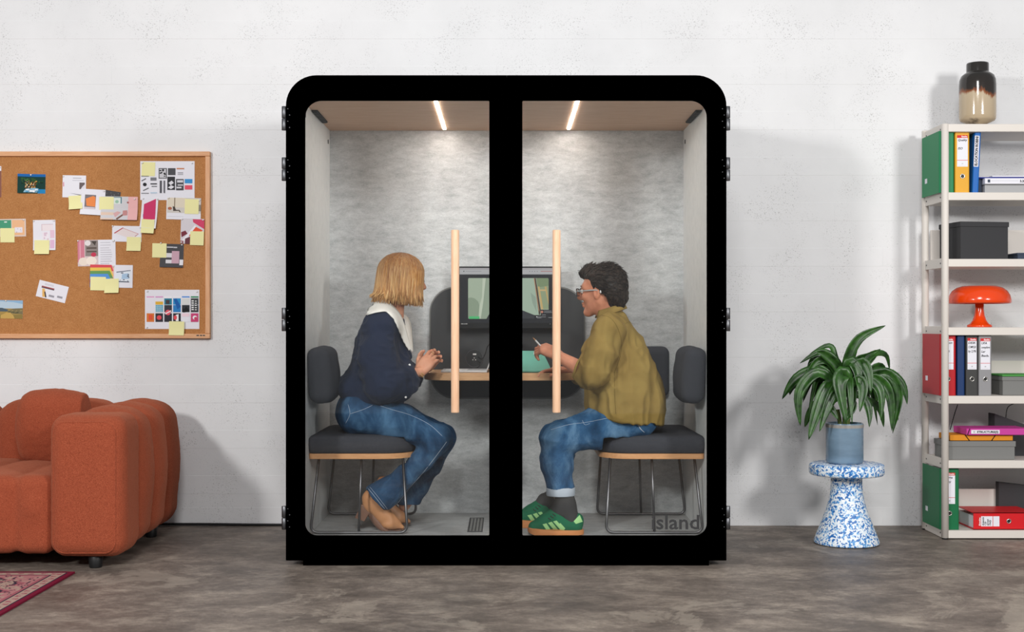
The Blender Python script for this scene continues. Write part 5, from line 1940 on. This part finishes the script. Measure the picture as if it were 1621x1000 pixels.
# sweater
f = Field((-.95, .08, .62), (-.35, .82, 1.2), .0052)
f.chain([W(612, 506, .45), W(604, 545, .45), W(597, 590, .45), W(592, 622, .45)], [.088, .112, .125, .136], .05, ((0, 1, 0), 1.22))
f.cap(W(604, 517, .335), W(610, 517, .565), .062, .062, .05)
f.ell(W(632, 575, .45), (.06, .12, .075), None, .05)
f.chain([W(600, 522, .305), W(598, 565, .262), W(608, 605, .25), W(634, 606, .31), W(657, 592, .372)], [.074, .078, .078, .064, .043], .06)
f.chain([W(613, 520, .60), W(620, 570, .64), W(632, 606, .64), W(652, 594, .53), W(664, 584, .485)], [.068, .07, .07, .056, .041], .035)
f.cap(W(594, 633, .45), W(594, 637, .45), .138, .134, .02, ((0, 1, 0), 1.18))
f.ell(W(552, 612, .45), (.05, .13, .06), None, .05)
f.cut(W(590, 641, .45), (-.05, 0, -1))
f.cut(W(660.5, 590, .42), (.80, 0, .50), W(0, 566, .42)[2])
f.cap(W(634, 470, .45), W(623, 500, .45), .062, .052, .01, None, 's')
f.cap(W(650, 470, .45), W(642, 514, .45), .050, .024, .01, ((0, 1, 0), 2.0), 's')
kn = lambda V: folds(.006, 11, (.7, 1, 1.3), 3.1)(V) + folds(.003, 24, (.8, 1, 1.3), 9.1, .001)(V)
sw = soft('sweater', f, MT['knit'], w1, 2, kn)
# hem rib
f2 = Field((-.95, .2, .66), (-.4, .72, .80), .005)
f2.cap(W(592, 636, .45), W(592, 640, .45), .137, .132, .0, ((0, 1, 0), 1.17))
f2.cut(W(590, 632, .45), (0, 0, 1)); f2.cut(W(590, 644, .45), (-.05, 0, -1))
soft('sweater_hem', f2, MT['knit'], w1, 1)
# collar draped over a dress form of the same trunk, without the neck opening
g = Field((-.95, .08, .62), (-.35, .82, 1.3), .006)
g.chain([W(612, 506, .45), W(604, 545, .45), W(597, 590, .45), W(592, 622, .45)], [.090, .114, .127, .138], .05, ((0, 1, 0), 1.22))
g.cap(W(604, 517, .335), W(610, 517, .565), .064, .064, .05)
g.ell(W(632, 575, .45), (.06, .12, .075), None, .05)
g.cap(W(630, 478, .45), W(616, 505, .45), .054, .062, .04)
g.chain([W(600, 522, .305), W(598, 565, .262)], [.072, .074], .05)
gV, gQ = g.mesh()
gV = relax(gV, gQ, 3)
bs = BVHTree.FromPolygons([Vector(v) for v in gV], [tuple(int(i) for i in q) for q in gQ])


def resample(poly, n):
    d = [0]
    for a, b in zip(poly, poly[1:]): d.append(d[-1] + math.hypot(b[0] - a[0], b[1] - a[1]))
    out = []
    for i in range(n):
        t = d[-1] * i / (n - 1)
        k = max(0, min(len(poly) - 2, next((j - 1 for j in range(1, len(d)) if d[j] >= t), len(poly) - 2)))
        u = (t - d[k]) / max(1e-6, d[k + 1] - d[k])
        out.append((poly[k][0] + (poly[k + 1][0] - poly[k][0]) * u, poly[k][1] + (poly[k + 1][1] - poly[k][1]) * u))
    return out


def flap(o_, i_, fall, name, n=70, m=8, sc=1.1):
    o_, i_ = resample(o_, n), resample(i_, n)
    cx, cy = 612, 505
    V = []
    for k in range(n):
        ox, oy = o_[k]
        ix, iy = i_[k]
        L_ = math.hypot(ox - ix, oy - iy) or 1
        sp = sc * (abs(math.sin(k * .75)) - .5) * min(1, L_ / 6)
        ox, oy = ox + (ox - ix) / L_ * sp, oy + (oy - iy) / L_ * sp
        for j in range(m + 1):
            t = j / m
            V.append(on_surface(bs, ix + (ox - ix) * t, iy + (oy - iy) * t, .021 - .006 * t, fall))
    mb = MB()
    mb.add(V, [(k * (m + 1) + j, k * (m + 1) + j + 1, (k + 1) * (m + 1) + j + 1, (k + 1) * (m + 1) + j) for k in range(n - 1) for j in range(m)], None, True)
    ob = mb.build(name, MT['collar_white'], w1)
    md = ob.modifiers.new('thickness', 'SOLIDIFY')
    md.thickness = .004
    md.offset = 0
    return ob


flap([(594, 475), (584, 488), (575, 496), (576, 501), (584, 502), (593, 498), (602, 494), (611, 498), (620, 507), (626, 520), (632, 535), (638, 547), (643, 556)],
     [(601, 474), (608, 476), (615, 481), (621, 489), (627, 497), (631, 505), (634, 514), (637, 525), (640, 537), (642, 546), (644, 554)], .36, 'collar_flap')
bs = bvh_of(sw)
# collar stand round the neck and the far flap
mb = MB()
V = []
n = 26
nc, nd = np.array(W(612, 487, .45)), None
rows = [(.056, .016), (.060, .004), (.070, -.016)]
for (r, dz) in rows:
    for k in range(n):
        a = math.radians(70) + math.radians(300) * k / (n - 1) - math.radians(10)
        x = nc[0] + .014 + r * math.cos(a) * 1.0
        V.append((x, nc[1] + r * 1.12 * math.sin(a), nc[2] + dz - .42 * (x - nc[0])))
mb.add(V, [(j * n + k, j * n + k + 1, (j + 1) * n + k + 1, (j + 1) * n + k) for j in range(len(rows) - 1) for k in range(n - 1)], None, True)
ob = mb.build('collar_stand', MT['collar_white'], w1)
md = ob.modifiers.new('thickness', 'SOLIDIFY'); md.thickness = .005
mb = MB()
fp = [[W(630, 493, .49), W(644, 498, .55), W(650, 512, .60)], [W(632, 506, .472), W(646, 512, .53), W(651, 524, .57)], [W(636, 521, .464), W(648, 528, .51), W(652, 538, .54)], [W(642, 538, .458), W(650, 543, .49), W(653, 549, .51)], [W(650, 556, .455), W(652, 557, .462), W(653, 558, .47)]]
V = [tuple(p) for r in fp for p in r]
mb.add(V, [(i * 3 + j, i * 3 + j + 1, i * 3 + j + 4, i * 3 + j + 3) for i in range(4) for j in range(2)], None, True)
ob = mb.build('collar_flap', MT['collar_white'], w1)
md = ob.modifiers.new('s', 'SUBSURF'); md.levels = md.render_levels = 2
md = ob.modifiers.new('thickness', 'SOLIDIFY'); md.thickness = .004
# buttons
for (x, y) in ((648, 578), (642, 628)):
    mb = MB(); p = on_surface(bs, x, y, .002, .38)
    mb.tube([p + Vector((0, .003, 0)), p + Vector((.001, -.003, 0))], .0055, 10)
    mb.build('button', MT['white_plastic'], w1)
# bracelet and ring
mb = MB()
A3 = frame_of(W(690, 556, .40) - W(663, 590, .385))
for o, r in ((-.004, .0285), (.006, .0275)):
    c0 = W(663.5, 590.5, .385) + A3[:, 0] * o
    mb.tube([c0 + A3[:, 1] * (r * math.cos(2 * PI * k / 24)) * 1.05 + A3[:, 2] * r * math.sin(2 * PI * k / 24) for k in range(24)], .0024, 6, closed=True)
mb.build('bracelet', MT['gold'], w1)
bb = bvh_of(w1)
mb = MB()
drape_line(mb, bb, [(683.5, 556), (685, 559), (687.5, 561)], .0018, 4, .001)
mb.build('finger_ring', MT['gold'], w1)
# jeans
f = Field((-.92, .12, .2), (-.2, .80, .78), .0055)
f.chain([W(578, 632, .45), W(570, 652, .45)], [.112, .118], .04, ((0, 1, 0), 1.32))
f.chain([W(572, 655, .365), W(630, 668, .355), W(692, 694, .355)], [.098, .084, .066], .04)
f.chain([W(693, 695, .355), W(668, 728, .37), W(640, 755, .38), W(614, 778, .395), W(600, 788, .40)], [.065, .050, .050, .066, .078], .03)
f.chain([W(575, 655, .545), W(635, 666, .54), W(700, 692, .52)], [.096, .082, .064], .03)
f.chain([W(700, 693, .52), W(682, 735, .535), W(662, 770, .55), W(645, 797, .56)], [.063, .05, .045, .055], .03)
f.cut(W(597, 791.5, .40), (-.72, 0, -.72 * .87)) if False else None
# hem planes act only below the knee
sl_, X, Y, Z = f.reg((-.92, .12, .2), (-.2, .80, .40))
hp = W(597, 791.5, .40)
nrm = np.array([-.75, 0, -.66])
q = (X - hp[0]) * nrm[0] + (Y - hp[1]) * nrm[1] + (Z - hp[2]) * nrm[2]
hp2 = W(646, 802, .56)
nrm2 = np.array([-.35, 0, -.94])
q2 = (X - hp2[0]) * nrm2[0] + (Y - hp2[1]) * nrm2[1] + (Z - hp2[2]) * nrm2[2]
f.d[sl_] = np.maximum(f.d[sl_], np.where(Y < .475, q, q2).astype(np.float32))
f.cut((0, 0, P(0, 626, .45).z), (0, 0, 1))
_, X, Y, Z = f.reg(f.lo, f.lo + f.h * (f.n - 1))
f.d = np.maximum(f.d, np.where((X < -.487) & (Z > .43), (BZ - .012) - Z, -1.0).astype(np.float32))
je = soft('jeans', f, MT['denim'], w1, 2, folds(.0035, 15, (1, 1, 1), 11.3))
bj = bvh_of(je)
mb = MB()
drape_line(mb, bj, [(596, 640), (620, 648), (650, 657), (680, 672), (700, 690)], .0008, 8, .0003)
drape_line(mb, bj, [(707, 699), (690, 722), (669.5, 748), (650, 770), (640, 783), (628, 798), (620, 812)], .0010, 6, .0003)
drape_line(mb, bj, [(582, 772), (592, 784), (603, 798), (613, 810)], .0011, 4, .0003)
drape_line(mb, bj, [(585.5, 770.5), (595, 782), (606, 796), (615, 808)], .0008, 4, .0003)
drape_line(mb, bj, [(551, 640), (554, 655), (547, 670)], .0008, 5, .0003)
drape_line(mb, bj, [(554, 655), (575, 648), (590, 641)], .0008, 5, .0003)
mb.build('jeans_stitching', MT['stitch'], w1)


def heel_shoe(dx, dy, parent, yb):
    def Wp(px, py, Y): return W(px + dx, py + dy, Y)
    f = Field(tuple(Wp(545, 850, yb - .06)), tuple(Wp(665, 760, yb + .06)), .0035)
    f.chain([Wp(600, 772, yb), Wp(592, 788, yb), Wp(596, 801, yb), Wp(608, 816, yb), Wp(621, 826, yb), Wp(637, 834, yb)], [.040, .040, .040, .034, .028, .010], .03, ((0, 1, 0), .92))
    f.cap(Wp(584, 789, yb), Wp(584, 797, yb), .030, .028, .03)
    f.ell(Wp(616, 830, yb), (.035, .036, .018), None, .02)
    f.cut(Wp(610, 839.5, yb), (0, 0, -1))
    o = soft('boot', f, MT['tan_leather'], parent, 2)
    mb = MB()
    V = []
    for (x, y, hw) in ((573, 797, .022), (589, 806, .022), (577, 824.5, .020), (562, 818.5, .020)):
        p = Wp(x, y, yb)
        V += [(p[0], p[1] - hw, p[2]), (p[0], p[1] + hw, p[2])]
    mb.add(V, [(0, 2, 4, 6), (1, 7, 5, 3), (0, 1, 3, 2), (2, 3, 5, 4), (4, 5, 7, 6), (6, 7, 1, 0)])
    mb.build('boot_heel', MT['heel_brown'], parent, bev=.003)
    mb = MB()
    sp_ = smooth_path([Wp(586, 808, yb), Wp(597, 826, yb), Wp(610, 838.6, yb), Wp(626, 839.4, yb), Wp(641, 836.8, yb)], 5)
    mb.tube(sp_, [.012 + .013 * math.sin(PI * min(1, .25 + i / len(sp_) * .75)) for i in range(len(sp_))], 10, flat=((-.25, 0, 1), .12))
    mb.build('boot_sole', MT['heel_brown'], parent)


heel_shoe(0, 0, w1, .425)
heel_shoe(10, -9, w1, .56)
# hair: a solid bob plus many locks over it
f = Field(hc - .2, hc + .2, .0045)
f.ell(L(-.020, 0, .028), (.112, .092, .094), HA)
f.cap(L(-.030, 0, .02), L(-.040, 0, -.085), .094, .098, .03, (tuple(HA[:, 0]), 1.08))
f.cap(L(.010, 0, .0), L(.012, 0, -.095), .092, .094, .03)
f.rbox(L(.10, 0, -.075), (.062, .066, .115), .03, HA, .02, 's')
f.cap(L(-.02, 0, -.16), L(-.025, 0, -.10), .075, .062, .02, None, 's')
f.cut(L(-.02, 0, -.122), HA @ np.array([-.10, 0, -1]))
hb = soft('hair', f, MT['hair_blond'], w1, 2)
hr = random.Random(4)
mb = MB()
for i in range(760):
    ph = math.radians(hr.uniform(36, 324))
    cs, sn = math.cos(ph), math.sin(ph)
    d = hr.uniform(-.004, .006)
    end = -.112 + hr.uniform(-.024, .016)
    st_ = hr.uniform(.0, .55)
    pts = []
    wv = hr.uniform(-.16, .16)
    fl_ = hr.uniform(-.010, .016)
    for k in range(11):
        t = st_ + (1 - st_) * k / 10
        if t < .5:
            e = t / .5 * PI / 2
            rx, ry, z = .114 * math.sin(e), .094 * math.sin(e), .028 + .096 * math.cos(e)
            cx0 = -.020
        else:
            u = (t - .5) / .5
            rx, ry, z = .114 + .006 * u, .094 + .006 * u, .028 + (end - .028) * u
            cx0 = -.020
            rx += fl_ * max(0, u - .7) * 3
            ry += fl_ * max(0, u - .7) * 3
        pp = ph + wv * max(0, t - .4)
        pts.append(L(cx0 + (rx + d) * math.cos(pp), (ry + d) * math.sin(pp), z))
    r0 = hr.uniform(.0016, .0036)
    hc_ = hr.choice(['#95602f', '#a86c36', '#c28a4c', '#d6a768', '#e6c088', '#b57a40'])
    mb.tube(pts, [r0 * (.7 + .6 * math.sin(PI * min(1, .2 + k / 10 * .8))) if k < 10 else .001 for k in range(11)], 5, col=srgb(hc_))
# flick at the nape
for i in range(10):
    z0 = hr.uniform(-.01, .01)
    a = math.radians(hr.uniform(165, 215))
    mb.tube([L(-.02 + .116 * math.cos(a), .096 * math.sin(a), -.05), L(-.02 + .126 * math.cos(a), .1 * math.sin(a), -.085), L(-.02 + .152 * math.cos(a), .11 * math.sin(a), -.108 + z0)], [.005, .0045, .001], 5, col=srgb('#d9ab6e'))
mb.build('hair_locks', MT['blond_strands'], w1)

# ---------------------------------------------------------------- man on the right bench
hc = W(951, 458, .42)
ya = math.radians(25)
HA = frame_of((-math.cos(ya), math.sin(ya), -.08), (-.12, 0, 1))
fl = Field((.05, .1, .1), (.92, .85, 1.46), .0042)
L = head(fl, hc, HA, W(968, 507, .42), .058, 1.3)
fl.chain([W(966, 512, .42), W(975, 545, .42), W(990, 600, .42), W(1000, 650, .42)], [.045, .09, .11, .12], .04, ((0, 1, 0), 1.3))
fl.cap(W(968, 520, .28), W(968, 520, .56), .05, .05, .03)
fl.chain([W(962, 525, .25), W(936, 592, .215), W(884, 564, .29)], [.048, .041, .027], .02)
fl.chain([W(975, 525, .60), W(950, 600, .62), W(905, 588, .52)], [.048, .041, .027], .02)
fl.chain([W(1010, 655, .35), W(880, 692, .33), W(891, 780, .31), W(897, 815, .30)], [.08, .052, .04, .036], .03)
fl.chain([W(1010, 655, .52), W(888, 690, .53), W(884, 770, .53), W(884, 790, .53)], [.08, .05, .032, .028], .03)
wm = W(884, 563, .29)
dm = W(856, 549, .31) - wm
hand(fl, wm, dm, (-.3, .75, -.75), (-.1, .75, .65), 1.0, ((.75, .95, .5), (.8, 1.0, .6), (.85, 1.05, .6), (.9, 1.05, .6)), .04, (.35, .5))
wf = W(900, 586, .51)
hand(fl, wf, (-1, -.1, .0), (0, 0, -1), (0, -1, .2), 1.0, ((.2, .3, .3),) * 4, .06, (.2, .3))
m1 = soft('person', fl, MT['skin_ruddy'], None, 1)
tag(m1, 'person with short dark hair, glasses and olive shirt drawing with a stylus', 'person')
eyes(m1, L, HA)
# shirt
f = Field((.2, .05, .60), (.92, .85, 1.24), .0055)
f.chain([W(970, 512, .42), W(976, 550, .42), W(984, 600, .42), W(990, 640, .42), W(994, 700, .42)], [.076, .116, .164, .178, .178], .05, ((0, 1, 0), 1.12))
f.cap(W(964, 521, .275), W(972, 521, .565), .068, .068, .05)
f.ell(W(1008, 588, .42), (.06, .14, .11), None, .05)
f.chain([W(962, 525, .25), W(950, 560, .225), W(937, 588, .215), W(922, 582, .235)], [.074, .074, .070, .052], .035)
f.chain([W(976, 525, .595), W(962, 570, .625), W(948, 600, .63), W(922, 594, .575)], [.072, .072, .068, .052], .035)
f.ell(W(938, 590, .225), (.045, .05, .045), None, .03)
f.cut(W(914.5, 582, .23), (-.93, 0, .36), W(0, 555, .42)[2])
f.cap(W(955, 475, .42), W(964, 496, .42), .056, .052, .01, None, 's')
# slanted shirt tail
hp = W(1000, 665, .42)
f.cut(hp, (-.13, 0, -1))
sh = soft('shirt', f, MT['shirt'], m1, 2, lambda V: folds(.008, 10, (1.2, .8, .7), 23.7, .002)(V) + folds(.0062, 19, (1.4, .8, .55), 3.3, .001)(V))
bs2 = bvh_of(sh)
# rolled sleeve cuff
mb = MB()
A3 = frame_of(W(914, 581, .235) - W(935, 589, .216))
for o, r, t_ in ((0, .0485, .006), (-.022, .053, .0055)):
    c0 = W(915, 581.5, .236) + A3[:, 0] * o
    mb.tube([c0 + A3[:, 1] * (r * math.cos(2 * PI * k / 28)) + A3[:, 2] * r * math.sin(2 * PI * k / 28) for k in range(28)], t_, 8, closed=True)
mb.build('sleeve_cuff', MT['shirt'], m1)
# collar band
V = []
n = 30
nc = W(966, 492, .42)
rows = [(.071, .020), (.074, .010), (.084, -.012)]
mb = MB()
for (r, dz) in rows:
    for k in range(n):
        a = math.radians(-150) + math.radians(300) * k / (n - 1)
        x = nc[0] + r * math.cos(a)
        V.append((x, nc[1] + r * 1.1 * math.sin(a), nc[2] + dz + .30 * (x - nc[0])))
mb.add(V, [(j * n + k, j * n + k + 1, (j + 1) * n + k + 1, (j + 1) * n + k) for j in range(2) for k in range(n - 1)], None, True)
ob = mb.build('shirt_collar', MT['shirt'], m1)
md = ob.modifiers.new('thickness', 'SOLIDIFY'); md.thickness = .005
mb = MB()
drape_line(mb, bs2, [(952, 499), (966, 503), (978, 520), (984, 545), (980, 570), (972, 590)], .0009, 8, .0002)
drape_line(mb, bs2, [(973, 588), (973, 620), (975, 655)], .0009, 8, .0002)
drape_line(mb, bs2, [(990, 512), (1003, 506)], .0009, 8, .0002)
mb.build('shirt_seams', plain('seam_olive', '#5f4c1e', .9, .1), m1)
# jeans
f = Field((.1, .1, .2), (.92, .85, .75), .0055)
f.chain([W(995, 640, .42), W(1002, 660, .42)], [.10, .105], .04, ((0, 1, 0), 1.4))
f.chain([W(1006, 664, .345), W(950, 676, .335), W(884, 694, .325)], [.098, .094, .078], .04)
f.chain([W(881, 696, .325), W(881, 730, .32), W(887, 776, .31)], [.080, .071, .066], .03)
f.chain([W(1006, 664, .53), W(955, 674, .535), W(890, 690, .535)], [.098, .09, .076], .03)
f.chain([W(890, 692, .535), W(886, 735, .535), W(883, 776, .53)], [.077, .062, .054], .03)
f.cut((0, 0, P(0, 773, .32).z), (0, 0, -1))
f.cut((0, 0, P(0, 652, .45).z + .05), (0, 0, 1))
_, X, Y, Z = f.reg(f.lo, f.lo + f.h * (f.n - 1))
f.d = np.maximum(f.d, np.where((X > .462) & (Z > .43), (BZ - .012) - Z, -1.0).astype(np.float32))
je2 = soft('jeans', f, MT['denim_light'], m1, 2, folds(.005, 14, (1, 1, 1), 41.0))
bj2 = bvh_of(je2)
mb = MB()
drape_line(mb, bj2, [(992, 657), (960, 662), (930, 668), (900, 672), (872, 680)], .0008, 8, .0003)
drape_line(mb, bj2, [(990, 657), (1005, 668), (1016, 680)], .0009, 5, .0003)
drape_line(mb, bj2, [(1014, 666), (1012, 676), (1020, 684)], .0018, 5, .0003)
drape_line(mb, bj2, [(922, 665), (926, 672), (934, 670)], .0008, 5, .0003)
mb.build('jeans_stitching', MT['stitch'], m1)
for (x, y, yy, r, mt) in ((887.5, 777, .31, .0685, 'cuff_light'), (883, 777, .53, .056, 'denim')):
    c0 = W(x, y, yy)
    mb = MB()
    mb.lathe([(r - .012, c0[2] - .021), (r - .001, c0[2] - .021), (r + .001, c0[2] - .017), (r + .001, c0[2] + .016), (r - .002, c0[2] + .021), (r - .012, c0[2] + .021)], c0[0], c0[1], 32)
    mb.build('jeans_cuff', MT[mt], m1)


def sneaker(dx, dy, Y, parent, lean=0):
    def Wp(px, py, y=Y): return W(px + dx, py + dy, y)
    f = Field(tuple(Wp(870, 835, Y - .07)), tuple(Wp(922 + lean, 765, Y + .07)), .004)
    f.chain([Wp(892 + lean, 780), Wp(896 + lean * .6, 800), Wp(903, 820)], [.048, .046, .042], .02)
    f.cap(Wp(886, 806), Wp(872, 824), .038, .03, .02)
    soft('sock', f, MT['sock'], parent, 2)
    zf = .0955
    f = Field(tuple(Wp(826, 856, Y - .075)), tuple(Wp(932, 792, Y + .075)), .0035)
    f.chain([Wp(846, 834), Wp(862, 829), Wp(880, 822)], [.030, .040, .044], .02)
    f.chain([Wp(880, 824), Wp(895, 828), Wp(910, 826)], [.043, .040, .038], .02)
    f.cap(Wp(910, 832), Wp(914, 821), .036, .026, .02)
    f.cap(Wp(868, 822), Wp(884, 808), .034, .026, .02)
    f.cap(Wp(899, 792), Wp(899, 815), .032, .034, .012, None, 's')
    f.cut(Wp(0, 840), (0, 0, -1))
    sn = soft('sneaker', f, MT['suede_green'], parent, 2)
    # gum sole
    zt3, p0, p1 = P(0, 838 + dy, Y).z, Wp(835, 0)[0], Wp(924.5, 0)[0]
    out = []
    for k in range(40):
        a = 2 * PI * k / 40
        u = math.cos(a)
        hw = .050 if u < 0 else .042
        e = .62
        out.append(((p0 + p1) / 2 + (p1 - p0) / 2 * math.copysign(abs(u) ** e, u), Y + hw * math.copysign(abs(math.sin(a)) ** .8, math.sin(a))))
    mb = MB()
    V, Fc = [], []
    n = len(out)
    for (g, z) in ((.985, zf + .001), (1, zf + .008), (1, None), (.96, 'top')):
        for (x, y) in out:
            t = (x - p0) / (p1 - p0)
            tz = zt3 + .010 * max(0, 1 - t / .45)
            V.append(((p0 + p1) / 2 + (x - (p0 + p1) / 2) * g, Y + (y - Y) * g, tz if z is None else (tz + .002 if z == 'top' else z + .012 * max(0, .12 - t) / .12)))
    for j in range(3):
        for k in range(n):
            Fc.append((j * n + k, j * n + (k + 1) % n, (j + 1) * n + (k + 1) % n, (j + 1) * n + k))
    Fc += [tuple(range(n - 1, -1, -1)), tuple(range(3 * n, 4 * n))]
    mb.add(V, Fc, None, True)
    mb.build('gum_sole', MT['gum'], parent, auto=45)
    b = bvh_of(sn)
    for c in ([(859, 829.5), (865, 828), (872, 838.5), (865, 838.5)], [(867.5, 827.5), (873.5, 825.5), (884, 838.5), (877, 838.5)], [(875.5, 825), (881, 823.5), (894, 838.5), (887.5, 838.5)], [(884.5, 829), (887, 827.5), (895, 836), (892, 838)]):
        mb = MB()
        drape_quad(mb, b, [(x + dx, y + dy) for x, y in c], 4, 6, .0012)
        mb.build('stripe', MT['mint'], parent)
    mb = MB()
    drape_quad(mb, b, [(x + dx, y + dy) for x, y in [(908, 825), (917.5, 815), (922, 825.5), (911.5, 829)]], 4, 4, .0015)
    mb.build('heel_tab', MT['mint'], parent)
    mb = MB()
    p = Wp(884.5, 806)
    f = Field(tuple(p - np.array([.03, .04, .03])), tuple(p + np.array([.03, .04, .04])), .003)
    f.cap(Wp(881, 813), Wp(885, 804), .016, .012, 0, ((0, 1, 0), 1.7))
    soft('tongue', f, MT['mint'], parent, 1)
    mb = MB()
    for k in range(4):
        a = (870 + k * 3.6 + dx, 822 - k * 3.2 + dy)
        q = [on_surface(b, a[0] - 2, a[1] - 2.5, .001, Y), on_surface(b, a[0] + 2.5, a[1] + 1, .002, Y)]
        mb.tube(q, .0022, 5)
    mb.build('laces', MT['sock'], parent)


sneaker(0, 0, .30, m1)
sneaker(-24, -14, .53, m1, 14)
# short dark hair with loose locks
f = Field(hc - .2, hc + .2, .0045)
f.ell(L(-.026, 0, .040), (.106, .088, .084), HA)
f.ell(L(-.060, 0, -.010), (.072, .083, .085), HA, .03)
f.cap(L(.05, .0, .092), L(.082, 0, .088), .036, .024, .03)
f.cap(L(-.085, 0, -.05), L(-.075, 0, -.075), .045, .04, .03)
f.rbox(L(.09, 0, -.05), (.075, .09, .105), .03, HA, .015, 's')
f.rbox(L(.0, 0, -.075), (.05, .11, .055), .03, HA, .015, 's')
hb = soft('hair', f, MT['hair_dark'], m1, 2, lambda V: .003 * vnoise(V * 45) + .002 * vnoise(V * 90))
hr = random.Random(8)
mb = MB()
hbv = bvh_of(hb)
for i in range(900):
    th = math.radians(hr.uniform(-180, 180))
    e = math.radians(hr.uniform(-70, 89))
    n_ = HA @ np.array([math.cos(e) * math.cos(th), math.cos(e) * math.sin(th), math.sin(e)])
    o_ = L(-.02, 0, .02)
    hit = hbv.ray_cast(Vector(o_ + n_ * .4), Vector(-n_))
    if hit[0] is None: continue
    p = np.array(hit[0])
    lp = HA.T @ (p - hc)
    if lp[2] < -.02 and lp[0] > -.04: continue
    nn = np.array(hit[1])
    # combed backwards, whirling at the crown, lifted over the forehead
    t = HA @ np.array([-1, hr.uniform(-.6, .6), hr.uniform(-.5, .4)])
    if lp[0] > .03: t = HA @ np.array([hr.uniform(-.7, .35), hr.uniform(-.6, .6), hr.uniform(.1, .6)])
    if lp[2] < -.02: t = HA @ np.array([hr.uniform(-.5, .2), hr.uniform(-.3, .3), -1])
    t = t - nn * (t @ nn)
    t = t / max(np.linalg.norm(t), 1e-6)
    b = np.cross(nn, t)
    ln = hr.uniform(.025, .06)
    lift = hr.uniform(0, .007) + (hr.uniform(0, .012) if lp[2] > .07 else 0)
    cv = hr.uniform(-.014, .014)
    pts = []
    for k in range(7):
        u = k / 6
        q = p + t * ln * u + b * cv * math.sin(u * 2.6)
        nr = hbv.find_nearest(Vector(q))
        pts.append(np.array(nr[0]) + np.array(nr[1]) * (.0005 + lift * u * u))
    r0 = hr.uniform(.0012, .0028)
    mb.tube(pts, [r0 * .6, r0 * 1.1, r0 * 1.15, r0, r0 * .8, r0 * .5, .0004], 5)
mb.build('hair_locks', MT['hair_dark'], m1)
# glasses
gl = MB()
for s in (-1, 1):
    c0 = np.array([.112, s * .031, -.004])
    q = rrect(-.024, .024, -.017, .018, .009, 5)
    gl.tube([L(c0[0] - .006 * abs(u) / .024 * (1 if u * s > 0 else 0), c0[1] + u, c0[2] + v) for u, v in q], .0024, 6, closed=True)
gl.tube([L(.113, -.008, .0), L(.116, 0, .003), L(.113, .008, .0)], .0022, 6)
go = gl.build('glasses', MT['foot_black'], m1)
mb = MB()
for s in (-1, 1):
    mb.tube([L(.105, s * .054, .002), L(.095, s * .066, .002), L(.03, s * .080, .0), L(-.008, s * .084, -.001), L(-.03, s * .082, -.018)], [.003, .0032, .003, .0028, .002], 6)
mb.build('temple_arm', MT['glasses_grey'], go)
mb = MB()
for s in (-1, 1):
    q = rrect(-.023, .023, -.016, .017, .009, 5)
    V = [L(.1115 - .006 * abs(u) / .024 * (1 if u * s > 0 else 0), s * .031 + u, -.004 + v) for u, v in q]
    mb.add(V, [tuple(range(len(V)))])
mb.build('lens', MT['glass'], go)
# hearing aid tip behind the ear
mb = MB()
p = L(-.030, -.086 if False else (.086 if (HA[:, 1] @ np.array([0, -1, 0])) > 0 else -.086), -.012)
mb.tube([p + HA[:, 2] * .007, p, p - HA[:, 2] * .007], [.002, .0042, .002], 8)
mb.build('ear_piece', MT['white_plastic'], m1)
# stylus
a, b = W(843.5, 534, .30), W(861, 553, .325)
u = (b - a) / np.linalg.norm(b - a)
st2 = empty('stylus', tuple((a + b) / 2), 'slim white stylus held in the fingers above the teal case', 'stylus')
mb = MB(); mb.tube([a + u * .018, a + u * .02, b, b + u * .03], [.003, .0042, .0042, .0035], 8); mb.build('barrel', MT['stylus'], st2)
mb = MB(); mb.tube([a, a + u * .018], [.0006, .0034], 8); mb.build('tip', MT['edge_wood'], st2)
